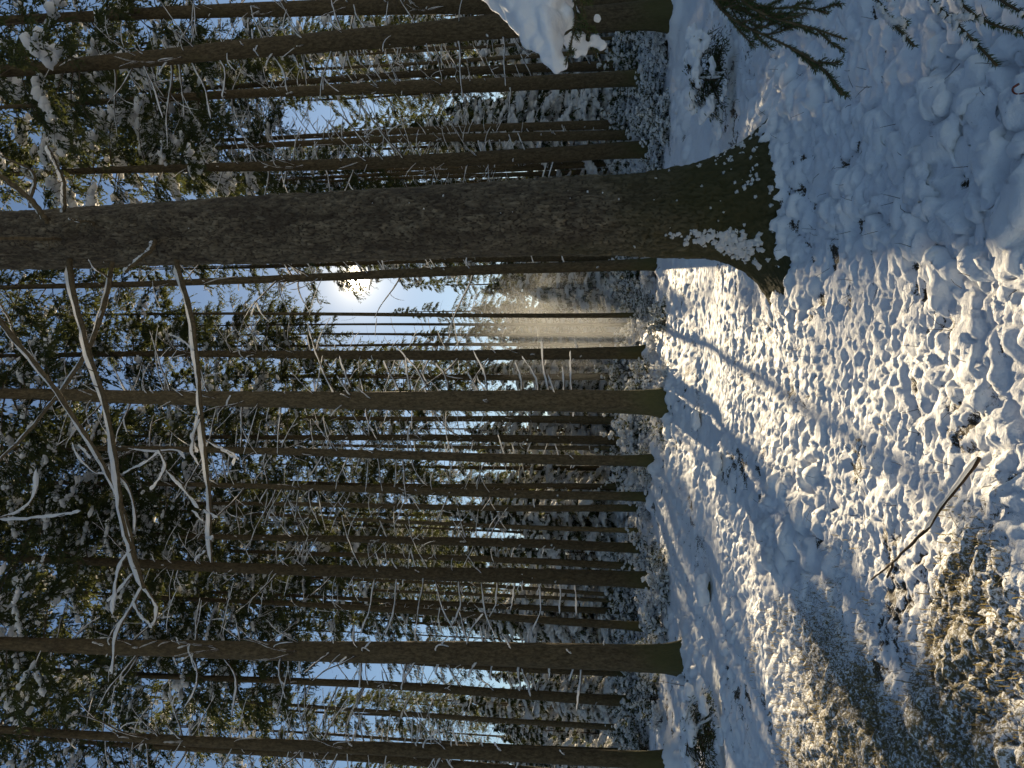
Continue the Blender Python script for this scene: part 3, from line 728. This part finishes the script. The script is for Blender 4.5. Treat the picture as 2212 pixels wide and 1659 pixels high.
long_branches(ROOTS[32], [[(940, 1248), (953, 1309), (994, 1380)], [(991, 1248), (996, 1309), (972, 1357)], [(1039, 1247), (1050, 1326), (1074, 1382)], [(1076, 1248), (1074, 1305), (1060, 1333)], [(1114, 1252), (1112, 1290), (1105, 1316)],
    [(1166, 1248), (1168, 1319), (1149, 1361)], [(1211, 1248), (1212, 1290), (1209, 1326)], [(1244, 1250), (1249, 1305), (1248, 1333)], [(859, 1240), (852, 1326), (828, 1378)], [(810, 1244), (800, 1319), (779, 1371)], [(953, 1309), (948, 1340), (960, 1372)]], 552)
long_branches(ROOTS[38], [[(1258, 1438), (1258, 1493), (1249, 1534)], [(1124, 1424), (1121, 1489)], [(878, 1426), (876, 1460), (869, 1496)], [(781, 1422), (775, 1486)], [(1185, 1432), (1189, 1468)], [(1128, 1440), (1147, 1475), (1150, 1503)],
    [(1069, 1424), (1065, 1468)], [(413, 1412), (430, 1450), (425, 1490), (400, 1528)], [(478, 1414), (505, 1448), (512, 1490), (500, 1545)]], 553)
long_branches(ROOTS[1], [[(769, 70), (782, 90), (789, 121)], [(841, 62), (845, 92)], [(973, 55), (984, 104)], [(909, 55), (911, 88)], [(1045, 45), (1057, 75)], [(469, 115), (490, 153), (483, 212)], [(583, 105), (611, 149), (618, 198)],
    [(628, 102), (642, 149)], [(306, 130), (333, 184), (354, 257)], [(410, 122), (444, 194), (455, 253)]], 554)

# ------------------------------------------------------------------ forest behind: far spruces and snow-loaded young ones
rng = np.random.default_rng(77)
FT = []
for i in range(4):
    g = Geo(); hh = np.linspace(-.5, 25, 16); g.tube(np.stack([.05 * np.sin(hh * .4 + i), .05 * np.cos(hh * .3 + i), hh], -1), np.interp(hh, [-.5, .4, 1, 25], [.24, .19, .17, .02]), 9)
    FT.append((g.mesh('trunk', M_BARK),) + twig_mass(2500 + i, 3, 14, 110, .4, 1.6, lambda z: .12))
def far_spruce(x, y, i, lab, grp, s=1.0, cz=11.0, crown=True):
    root = tag(link('spruce_tree', None, None, (x, y, gz(x, y) - .05), (0, 0, i * 1.7), s), lab, 'tree', grp)
    tk, tw, ts = FT[i % 4]
    link('trunk', tk, root); t = tag(link('twigs', tw, root), kind='stuff'); tag(link('snow', ts, t), kind='stuff')
    if crown: put_crown(root, CROWNS[(i * 7 + 2) % len(CROWNS)], (0, 0, cz), i * 2.1, (1, 1, (25.4 - cz) / CROWN_H))
def far_lab(x, y, near=60): return ('far slim spruce ' if y > near else 'slim spruce farther back ') + gap(x, y)
n = 0; used = []
while n < 46:
    y = rng.uniform(38, 88); t = rng.uniform(-.62, .62); x = t * y
    azd = math.degrees(math.atan2(x, y))
    if -9 < azd < 9.5 and y < 86 and not (azd < -2 and rng.random() < .35): continue
    if any((x - a) ** 2 + (y - b) ** 2 < 9 for a, b in used): continue
    used.append((x, y)); far_spruce(x, y, n, far_lab(x, y), 'far spruces in the crowded stand', rng.uniform(.85, 1.1), rng.uniform(9.5, 13)); n += 1

for q, (x0, yy) in enumerate([(1.9, 52), (2.6, 61), (3.3, 49), (3.9, 66), (4.6, 55), (5.4, 46), (6.2, 63), (2.2, 72), (3.2, 78), (7.0, 52)]):  # extra spruces, mostly behind the giant trunk, added to shade the right foreground
    far_spruce(x0 + .1405 * (yy - 4), yy, 50 + q, far_lab(x0 + .1405 * (yy - 4), yy), 'far spruces in the crowded stand', 1.0, 9.5 + .3 * (q % 4))

q = 0
while q < 15:
    yy = rng.uniform(36, 74); az_ = rng.uniform(-13, 2.2) if q < 11 else rng.uniform(-28, -13); xx = math.tan(R(az_)) * yy
    if any((xx - a) ** 2 + (yy - b) ** 2 < 5 for a, b in used): continue
    used.append((xx, yy)); far_spruce(xx, yy, 70 + q, far_lab(xx, yy), 'far spruces in the crowded stand', rng.uniform(.85, 1.05), rng.uniform(7.5, 11)); q += 1
for q, (az_, yy) in enumerate([(10.5, 92), (7.5, 96), (5.5, 90), (3.8, 99), (12, 84), (15, 70), (19, 66), (22, 58), (25, 62), (17, 88)]):
    xx = math.tan(R(az_)) * yy; far_spruce(xx, yy, 100 + q, far_lab(xx, yy), 'far spruces in the crowded stand', 1.0, 8.5)

def young(x, y, s, i, lab, grp, name='young_spruce'):
    root = tag(link(name, None, None, (x, y, gz(x, y) - .15), (0, 0, i * 1.3), s), lab, 'tree', grp)
    wd, fo, sn = YOUNGS[i % len(YOUNGS)]
    tag(link('foliage', fo, root), kind='stuff'); tag(link('trunk', wd, root)); tag(link('snow', sn, root), kind='stuff')
YL = 'snow-loaded young spruce in the dense thicket behind the trunks'
i = 0; used = []
while i < 120:
    y = rng.uniform(34, 80) if i < 90 else rng.uniform(80, 110); x = rng.uniform(-.68, .68) * y
    if any((x - a) ** 2 + (y - b) ** 2 < 3.5 for a, b in used): continue
    used.append((x, y))
    s = (.6 + .55 * rng.random()) * (1 + (y - 34) / 75)
    s = min(s, (2.2 + .20 * y) / YOUNG_H) * (1.15 if x > 6 else 1)
    young(x, y, s, i, ('tall' if s > 1.3 else 'small') + ' snow-loaded young spruce ' + gap(x, y), 'young spruces in the thicket'); i += 1

# ------------------------------------------------------------------ snow-covered shrubs at the feet of the trees
def bush_mesh(seed, nst, h, wdt, bs, leafy=0):
    rng = np.random.default_rng(seed); w, s, f = Geo(), Geo(), Geo(); C, S, LP, LD = [], [], [], []
    for k in range(nst):
        az = rng.uniform(0, 6.283); el = rng.uniform(.5, 1.45); L = h * rng.uniform(.6, 1.25); n = 7
        P = [np.array([math.cos(az) * wdt * .25 * rng.random(), math.sin(az) * wdt * .25 * rng.random(), -.05])]; cv = rng.uniform(-.34, -.08)
        for q in range(n):
            st = L / n; P.append(P[-1] + st * np.array([math.cos(el) * math.cos(az) * wdt / h, math.cos(el) * math.sin(az) * wdt / h, math.sin(el)])); el += cv; az += rng.normal(0, .2)
        P = np.array(P); P[:, 2] = np.maximum(P[:, 2], -.02); w.tube(P, np.linspace(.009, .003, n + 1), 3, False)
        m_ = int(rng.integers(7, 14)); u = rng.uniform(.3, 1, m_) * n
        Q = np.stack([np.interp(u, np.arange(n + 1), P[:, c]) for c in range(3)], -1)
        sz = rng.uniform(.5, 1.3, m_)[:, None] * bs
        C.append(Q + np.array([0, 0, 1]) * sz * .5 + rng.normal(0, bs * .5, (m_, 3))); S.append(np.concatenate([sz * rng.uniform(1, 1.7, (m_, 1)), sz, sz * .75], 1))
        if leafy:
            LP.append(np.repeat(Q, leafy, 0) + rng.normal(0, .05, (m_ * leafy, 3))); LD.append(rng.normal(0, 1, (m_ * leafy, 3)) + np.array([0, 0, -.4]))
    blobs(s, np.concatenate(C), np.concatenate(S), rng, ICO1, .3)
    if leafy:
        a = np.concatenate(LP); leaves(f, a, np.concatenate(LD), .11, .02, rng)
    return w.mesh('stems', M_STEM), s.mesh('snow', M_SNOW), (f.mesh('needles', M_NEEDLE, False) if leafy else None)
BUSHES = [bush_mesh(600 + i, a, h, wd, bs, lf) for i, (a, h, wd, bs, lf) in enumerate([(34, .9, .8, .055, 0), (40, .7, 1.0, .06, 2), (30, 1.2, .8, .05, 3), (44, .55, 1.1, .065, 0), (36, 1.0, 1.1, .06, 2), (26, 1.5, .9, .05, 3)])]
def bush(x, y, v, s, rz, lab, grp=None, name='snowy_shrub', cat='shrub', dz=0.0):
    root = tag(link(name, None, None, (x, y, gz(x, y) + dz), (0, 0, rz), s), lab, cat, grp)
    st, sn, fo = BUSHES[v]
    tag(link('stems', st, root), kind='stuff'); tag(link('snow', sn, root), kind='stuff')
    if fo: tag(link('needles', fo, root), kind='stuff')
    return root
i = 0
while i < 250:
    y = rng.uniform(16.2, 22) if i < 60 else rng.uniform(20, 36) if i < 190 else rng.uniform(36, 60); x = rng.uniform(-.6, .6) * y
    if y < 20.5 and (abs(x - .22 * (y + 0)) < .1): continue
    bush(x, y, int(rng.integers(0, 6)), rng.uniform(.7, 1.35) * (1 if y > 22 else .55), rng.uniform(0, 6.28), ('far ' if y > 30 else '') + 'snow-covered shrub ' + gap(x, y), 'snow covered shrubs at the feet of the trunks'); i += 1

# ------------------------------------------------------------------ the young spruce at the camera's right, its boughs hanging into the picture
YX, YY = 2.15, 2.75
near_spruce = tag(link('young_spruce', None, None, (YX, YY, gz(YX, YY))), 'young spruce at the upper right corner, green boughs hanging in, one loaded with snow', 'tree')
def nl_(p): return np.array([p[0] - YX, p[1] - YY, p[2] - gz(YX, YY)])
def needled(w, f, P, r, rng, dens=1100, nlen=.015, wdt=.0011):
    P = np.asarray(P); n = len(P); w.tube(P, np.linspace(r, r * .5, n), 5)
    d = np.concatenate([[0], np.cumsum(np.linalg.norm(np.diff(P, axis=0), axis=1))]); k = int(d[-1] * dens)
    if k < 1: return
    t = rng.uniform(0, d[-1], k); Q = np.stack([np.interp(t, d, P[:, c]) for c in range(3)], -1)
    T = np.gradient(P, axis=0); T /= np.linalg.norm(T, axis=1)[:, None] + 1e-9
    TQ = np.stack([np.interp(t, d, T[:, c]) for c in range(3)], -1)
    A = rng.normal(size=(k, 3)); A[:, 2] = A[:, 2] * .7 + .15; A -= (A * TQ).sum(1)[:, None] * TQ; A /= np.linalg.norm(A, axis=1)[:, None] + 1e-9
    leaves(f, Q, TQ * .75 + A, rng.uniform(.7, 1.2, k) * nlen, wdt, rng)
def spray(w, f, P, rng, nside, L0, r, dens, lvl=1, nlen=.015, down=.25, wdt=.0011, tips=None):
    """a needled bough with side twigs"""
    needled(w, f, P, r, rng, dens, nlen, wdt)
    n = len(P)
    for k in range(nside):
        i = int((.12 + .85 * (k + rng.random()) / nside) * (n - 1)); i = min(i, n - 2)
        T = P[i + 1] - P[i]; T /= np.linalg.norm(T) + 1e-9
        S = np.cross(T, [0, 0, 1.0]); S /= np.linalg.norm(S) + 1e-9
        d = T * rng.uniform(.6, 1) + S * rng.choice([-1, 1]) * rng.uniform(.4, .9) + np.array([0, 0, -1]) * rng.uniform(0, 2) * down
        d /= np.linalg.norm(d); L = L0 * rng.uniform(.5, 1.1) * (1.1 - .6 * i / n)
        Q = [P[i]]
        for q in range(7):
            Q.append(Q[-1] + d * L / 7); d = d + np.array([0, 0, -.06]) + rng.normal(0, .05, 3); d /= np.linalg.norm(d)
        Q = np.array(Q)
        if tips is not None: tips.append(Q)
        if lvl: spray(w, f, Q, rng, 4, L * .5, r * .6, dens, 0, nlen, down, wdt, tips)
        else: needled(w, f, Q, r * .6, rng, dens, nlen, wdt)
g = Geo(); g.tube(np.array([[0, 0, -.3], [.01, 0, .6], [.0, .02, 1.6], [.02, 0, 2.8], [.02, .01, 3.6]]), [.05, .04, .03, .015, .004], 9); link('trunk', g.mesh('trunk', M_LIMB), near_spruce)
def near_bough(pts, Y0, Y1, nside, L0, seed, dens=1100, r=.006, nlen=.015, snow=None, down=.25, lvl=1, bare=0.0, frost=0.0):
    rng = np.random.default_rng(seed); w, f = Geo(), Geo(); tips = []
    P = smooth_path([nl_(p) for p in pxpath(pts, Y0, Y1)], 26)
    P = np.concatenate([[np.array([0, 0, max(.2, P[0][2] - .02)])], P])       # from the stem
    P = smooth_path(P, 30)
    k = int(30 * bare); w.tube(P[:k + 1], np.linspace(r * 1.5, r, k + 1), 6) if k else None
    spray(w, f, P[k:], rng, nside, L0, r, dens, lvl, nlen, down, .0012, tips)
    b = link('bough', w.mesh('bough', M_LIMB), near_spruce)
    tag(link('needles', f.mesh('needles', M_NEEDLENEAR, False), b), kind='stuff')
    if frost:
        s = Geo(); C = []
        for Q in tips + [P[k:]]:
            m_ = max(2, int(len(Q) * 2 * frost)); t = rng.uniform(0, len(Q) - 1, m_)
            C.append(np.stack([np.interp(t, np.arange(len(Q)), Q[:, c]) for c in range(3)], -1))
        C = np.concatenate(C) + np.array([0, 0, .006]); sz = rng.uniform(.004, .010, (len(C), 1))
        blobs(s, C, np.concatenate([sz * 1.3, sz, sz * .8], 1), rng, ICO1, .3); tag(link('snow', s.mesh('snow', M_SNOW), b), kind='stuff')
    if snow:
        s = Geo(); C = np.array([nl_(at(x, y, Y)) for x, y, rr, Y in snow]); rr = np.array([q[2] * q[3] / F for q in snow])[:, None]
        blobs(s, C, np.concatenate([rr, rr * 1.1, rr * .9], 1), rng, ICO3, .17)
        o = link('snow', s.mesh('snow', M_SNOWTHICK), b)
        md = o.modifiers.new('join', 'REMESH'); md.mode = 'VOXEL'; md.voxel_size = .007; md.use_smooth_shade = True; md.use_remove_disconnected = False
        sm = o.modifiers.new('soften', 'SMOOTH'); sm.factor = .5; sm.iterations = 4
    return b
near_bough([(1210, -90), (1230, -30), (1248, 10), (1244, 50), (1232, 100), (1222, 140)], 2.86, 2.84, 22, .13, 701,
           snow=[(1070, -40, 52, 2.95), (1098, -10, 46, 2.95), (1120, 10, 42, 2.92), (1150, 30, 48, 2.9), (1180, 20, 52, 2.9), (1158, 62, 40, 2.9), (1185, 60, 44, 2.88),
                 (1178, 92, 32, 2.9), (1194, 98, 28, 2.88), (1192, 122, 26, 2.9), (1203, 136, 18, 2.9), (1216, 138, 13, 2.9), (1130, -40, 60, 2.95), (1205, -20, 46, 2.95), (1216, 40, 26, 2.9)], down=.5)
near_bough([(1255, -60), (1250, -10), (1262, 30), (1270, 60), (1275, 95), (1290, 125)], 3.1, 3.1, 9, .10, 702,
           snow=[(1235, 88, 20, 3.1), (1250, 84, 16, 3.1), (1260, 104, 14, 3.1), (1243, 112, 13, 3.1), (1285, 88, 13, 3.1), (1300, 98, 11, 3.1), (1290, 40, 9, 3.1)], down=.4)
near_bough([(1520, -60), (1535, -5), (1556, 25), (1572, 46), (1620, 62), (1675, 85), (1732, 117), (1775, 133), (1800, 160), (1818, 205)], 2.7, 2.45, 20, .20, 703, dens=1000, bare=.30, nlen=.015, down=.5)
near_bough([(1556, -40), (1572, 6), (1590, 24), (1640, 24), (1690, 15), (1740, 10), (1790, 30)], 2.7, 2.5, 16, .17, 704, dens=1000, bare=.2, down=.6)
near_bough([(1560, -50), (1600, 8), (1660, 40), (1710, 50), (1760, 60), (1825, 85)], 2.6, 2.4, 16, .17, 708, dens=1000, bare=.15, down=.6)
near_bough([(1990, -40), (2003, 0), (2009, 21), (2040, 32), (2066, 43), (2087, 60), (2110, 100), (2154, 142)], 2.0, 1.85, 6, .10, 705, dens=1300, bare=.2, down=.3, lvl=0, frost=.7)
near_bough([(2050, -40), (2070, 20), (2090, 55), (2130, 52), (2170, 62), (2210, 72)], 1.95, 1.85, 5, .09, 706, dens=1300, bare=.2, down=.3, lvl=0, frost=.5)
near_bough([(1870, -60), (1885, -10), (1900, 20), (1925, 50), (1950, 70), (1975, 100)], 2.1, 1.95, 10, .11, 707, dens=1300, down=.7, frost=1.4)
near_bough([(2100, -60), (2130, -10), (2165, 10), (2212, 30)], 1.9, 1.8, 5, .08, 709, dens=1300, down=.3, lvl=0, frost=.5)

# ------------------------------------------------------------------ snow-buried sapling, bank bush, stump, fallen branch
def snow_cap(name, parent, C, S, seed, vox=.014, mat=None, it=6):
    g = Geo(); blobs(g, np.asarray(C, float), np.asarray(S, float), np.random.default_rng(seed), ICO3, .14)
    o = link(name, g.mesh(name, mat or M_SNOWTHICK), parent)
    md = o.modifiers.new('join', 'REMESH'); md.mode = 'VOXEL'; md.voxel_size = vox; md.use_smooth_shade = True; md.use_remove_disconnected = False
    sm = o.modifiers.new('soften', 'SMOOTH'); sm.factor = .5; sm.iterations = it
    return o
def buried_sapling(px, Y, Lx, Ly, h, seed, label, cat, name, caps):
    rng = np.random.default_rng(seed); p = at(px[0], px[1], Y); x, y = p[0], Y
    root = tag(link(name, None, None, (x, y, gz(x, y) - .02)), label, cat)
    w, f = Geo(), Geo(); LP, LD, SB = [], [], []
    for k in range(46):
        az = rng.uniform(0, 6.283); z = h * rng.uniform(.15, 1.0); L = rng.uniform(.5, 1.0); ex, ey = Lx * math.cos(az) * L, Ly * math.sin(az) * L
        t = np.linspace(0, 1, 8)[:, None]; P = np.concatenate([ex * t, ey * t, z + .10 * np.sin(t * 2) - (z * .85) * t ** 2.4], 1) + rng.normal(0, .008, (8, 3))
        w.tube(P, np.linspace(.009, .003, 8), 4, False)
        q = rng.uniform(.2, 1, 46) * 7; Q = np.stack([np.interp(q, np.arange(8), P[:, c]) for c in range(3)], -1) + rng.normal(0, .035, (46, 3))
        if rng.random() < .22: SB.append(P)
        LP.append(Q); LD.append(np.array([ex, ey, -.5]) + rng.normal(0, .5, (46, 3)))
    leaves(f, np.concatenate(LP), np.concatenate(LD), .06, .007, rng)
    tag(link('boughs', w.mesh('boughs', M_STEM), root), kind='stuff'); tag(link('needles', f.mesh('needles', M_NEEDLE, False), root), kind='stuff')
    C, S = [], []
    for cx, cy, cz, r, n in caps:
        for k in range(n):
            q = r * rng.uniform(.45, 1.0); C.append((cx + rng.normal(0, r * .9), cy + rng.normal(0, r * .6), cz + rng.normal(0, r * .25))); S.append((q, q, q * .62))
    snow_cap('snow', root, C, S, seed + 1, .013)
    g = Geo()
    for P in SB: snow_on(g, smooth_path(P, 16)[3:], np.full(13, .006), .024, rng)
    tag(link('bough_snow', g.mesh('bough_snow', M_SNOW), root), kind='stuff')
    return root
buried_sapling((1535, 165), 10.0, .62, .42, .50, 801, 'snow-buried bent spruce sapling with a dark hollow, right of the close pair', 'sapling', 'bent_sapling',
               [(.25, .15, .50, .13, 10), (-.1, .1, .50, .12, 10), (-.4, .12, .34, .10, 10), (.5, .1, .42, .12, 10), (-.62, .05, .14, .08, 9), (.0, -.28, .26, .07, 7), (.35, -.25, .34, .08, 7), (-.3, -.25, .12, .05, 6), (0, -.12, .42, .10, 10), (.3, -.1, .44, .11, 10), (-.35, -.1, .26, .09, 9)])
buried_sapling((1530, 1590), 11.2, .75, .45, .46, 811, 'snow-capped bush over a dark hollow near the bottom edge', 'bush', 'snow_capped_bush',
               [(.0, .2, .46, .13, 12), (.35, .2, .42, .12, 10), (-.35, .2, .44, .14, 12), (.62, .1, .28, .09, 9), (-.7, .1, .35, .12, 10), (.1, -.3, .06, .08, 8), (-.5, -.32, .05, .10, 8), (.15, -.05, .42, .12, 10), (-.3, -.05, .44, .12, 10), (.5, -.1, .25, .09, 9)])
def stump(px, py, r, h, label, seed, tilt=0):
    p = ghit(px, py); rng = np.random.default_rng(seed)
    root = tag(link('stump', None, None, (p[0], p[1], gz(p[0], p[1]) - .03), (0, tilt, 0)), label, 'stump')
    g = Geo(); th = np.arange(20) * 2 * math.pi / 20; V = []
    for k, q in enumerate(np.linspace(-.1, 1, 7)):
        rr = r * (1 + .35 * math.exp(-max(q, 0) * 4) * (.6 + .4 * np.sin(th * 5))) * (1 + rng.normal(0, .03, 20))
        V.append(np.stack([rr * np.cos(th), rr * np.sin(th), np.full(20, q * h)], -1))
    V.append(np.array([[0, 0, h * .97]])); i, j = np.meshgrid(np.arange(6), np.arange(20), indexing='ij'); j2 = (j + 1) % 20
    g.add(np.concatenate(V), [(140, 120 + a, 120 + (a + 1) % 20) for a in range(20)], np.stack([i * 20 + j, i * 20 + j2, (i + 1) * 20 + j2, (i + 1) * 20 + j], -1).reshape(-1, 4))
    link('wood', g.mesh('wood', M_BARK), root)
    n = 18; a = rng.uniform(0, 6.283, n); rr_ = rng.uniform(.2, .95, n); C = np.stack([r * rr_ * np.cos(a), r * rr_ * np.sin(a), h * (1.08 - .55 * rr_ ** 3) + rng.uniform(0, .04, n)], -1); q = r * rng.uniform(.75, 1.15, n)[:, None]
    snow_cap('snow_cap', root, C, np.concatenate([q, q, q * .7], 1), seed + 1, .012)
stump(1520, 1272, .13, .09, 'small stump with a round snow cap below the dark branchy spruce', 821)
stump(1545, 1003, .09, .05, 'low snow-capped stub on the smooth track below the cluster of three', 831)
stump(1500, 905, .10, .04, 'little snow hummock on a stub right of the thick middle spruce', 841)

def ground_path(pts, lift):
    Q = []
    for x, y in pts:
        p = ghit(x, y); Q.append((p[0], p[1], gz(p[0], p[1]) + lift))
    return np.array(Q)
fp = ground_path([(2110, 990), (2085, 1042), (2062, 1083), (2030, 1140), (1987, 1190), (1952, 1225), (1918, 1253)], .07)
fp[:, 2] += np.array([-.05, -.01, .015, .03, .045, 0.045, .05]); fo = fp[0].copy()
fallen = tag(link('fallen_branch', None, None, tuple(fo)), 'broken forked branch lying on the snow in the foreground, partly buried', 'branch')
rng = np.random.default_rng(851); g = Geo(); P = smooth_path(fp - fo, 30); P += np.cumsum(rng.normal(0, .002, P.shape), 0); rd = np.linspace(.010, .0045, 30) * (1 + rng.normal(0, .08, 30)); g.tube(P, rd, 8)
fk = ground_path([(1987, 1190), (1969, 1221), (1953, 1248)], .125) - fo; fk[0] = P[22]
link('stem', g.mesh('stem', M_STEM), fallen)
g = Geo(); Q = smooth_path(fk, 12); g.tube(Q, np.linspace(.008, .006, 12), 7); link('fork', g.mesh('fork', M_STEM), fallen)
g = Geo(); snow_on(g, P[:12], rd[:12], .008, rng); link('snow', g.mesh('snow', M_SNOW), fallen)
def twig_thing(pts, lifts, r, label, name='twig', mat=None):
    Q = []
    for (x, y), Y, in pts: Q.append(at(x, y, Y))
    Q = np.array(Q); o = Q[0].copy(); g = Geo(); P = smooth_path(Q - o, 16); g.tube(P, np.linspace(r, r * .5, 16), 6)
    return tag(link(name, g.mesh(name, mat or M_STEM), None, tuple(o)), label, 'twig')
M_RED = mat_plain('red_stem', (.12, .03, .02), (.2, .06, .04))
tw = [((2200, 182), 2.75), ((2186, 190), 2.72), ((2188, 200), 2.7), ((2192, 206), 2.7), ((2230, 196), 2.7)]
twig_thing(tw, 0, .004, 'reddish bare bramble stem at the right edge of the picture', 'bramble_stem', M_RED)
twig_thing([((1508, 1492), 13.2), ((1480, 1482), 13.2), ((1450, 1476), 13.3), ((1420, 1470), 13.4)], 0, .006, 'thin bare twig rising beside the foot of the flared spruce')

# ------------------------------------------------------------------ dry grass and stems pricking through the snow
rng = np.random.default_rng(901)
X = rng.uniform(-5.0, .6, 140000); Y = rng.uniform(2.2, 9.5, 140000); gm = grass_mask(X, Y); k = rng.random(140000) < np.clip(gm - .15, 0, 1) * .8
X, Y = X[k][:24000], Y[k][:24000]; n = len(X); Z = gbase(X, Y) + .0
g = Geo(); az = rng.uniform(0, 6.283, n); hgt = rng.uniform(.012, .055, n); ln = rng.uniform(.2, 1.2, n) * hgt; wd = .0022
B = np.stack([X, Y, Z], -1); Dv = np.stack([np.cos(az), np.sin(az), np.zeros(n)], -1); Pv = np.stack([-np.sin(az), np.cos(az), np.zeros(n)], -1)
m1 = B + Dv * (ln * .35)[:, None] + np.array([0, 0, 1]) * (hgt * .75)[:, None]; tp = B + Dv * ln[:, None] + np.array([0, 0, 1]) * hgt[:, None]
V = np.stack([B - Pv * wd, B + Pv * wd, m1 + Pv * wd, m1 - Pv * wd, tp], 1).reshape(-1, 3)
i5 = np.arange(n)[:, None] * 5; g.add(V, np.concatenate([i5 + 3, i5 + 2, i5 + 4], 1), np.concatenate([i5, i5 + 1, i5 + 2, i5 + 3], 1))
tag(link('dry_grass', g.mesh('dry_grass', M_GRASS, False)), 'straw-coloured dry grass showing through thin snow at the lower right', 'grass', kind='stuff')
g = Geo()
for k in range(280):
    y = rng.uniform(2.6, 9.5); x = rng.uniform(-.45, .55) * y
    az = rng.uniform(0, 6.283); L = rng.uniform(.03, .11); el = rng.uniform(.5, 1.5); p0 = np.array([x, y, gz(x, y) + .03]); d = np.array([math.cos(el) * math.cos(az), math.cos(el) * math.sin(az), math.sin(el)])
    p1 = p0 + d * L * .6 + rng.normal(0, .008, 3); p2 = p1 + (d + np.array([0, 0, -.3])) * L * .5
    g.tube(np.array([p0, p1, p2]), [.0018, .0014, .0008], 3, False)
tag(link('dry_stems', g.mesh('dry_stems', M_STEM)), 'thin dark plant stems pricking up out of the snow', 'stems', kind='stuff')

# ------------------------------------------------------------------ the powder of snow sifting down between the trunks
PY = 25.0; c0, c1 = at(1385, 695, PY), at(1010, 700, PY)
pm, nt, out = newmat('snow_powder')
tcx = N(nt, 'ShaderNodeTexCoord').outputs['Object']
ln_ = N(nt, 'ShaderNodeVectorMath', operation='LENGTH'); nt.links.new(tcx, ln_.inputs[0])
mp_ = N(nt, 'ShaderNodeMapRange'); mp_.interpolation_type = 'SMOOTHSTEP'
mp_.inputs['From Min'].default_value = 1.0; mp_.inputs['From Max'].default_value = .0; mp_.inputs['To Max'].default_value = .52
nt.links.new(ln_.outputs['Value'], mp_.inputs['Value'])
nz = noise(nt, 2.2, 3, tcx); mu = N(nt, 'ShaderNodeMath', operation='MULTIPLY'); nt.links.new(mp_.outputs[0], mu.inputs[0]); nt.links.new(nz.outputs[0], mu.inputs[1])
pv = N(nt, 'ShaderNodeVolumePrincipled', Anisotropy=.3); pv.inputs['Color'].default_value = (.93, .96, 1.0, 1); nt.links.new(mu.outputs[0], pv.inputs['Density'])
nt.links.new(pv.outputs[0], out.inputs['Volume'])
g = Geo(); v, f = ICO3; g.add(v, f)
po = link('snow_powder', g.mesh('snow_powder', pm), None, tuple((c0 + c1) / 2 + np.array([0, 0, -.4])), (0, 0, 0), (2.3, 1.3, (c1[2] - c0[2]) * .80))
tag(po, 'drifting cloud of sunlit snow powder sifting down between the trunks', 'snow powder', kind='stuff')
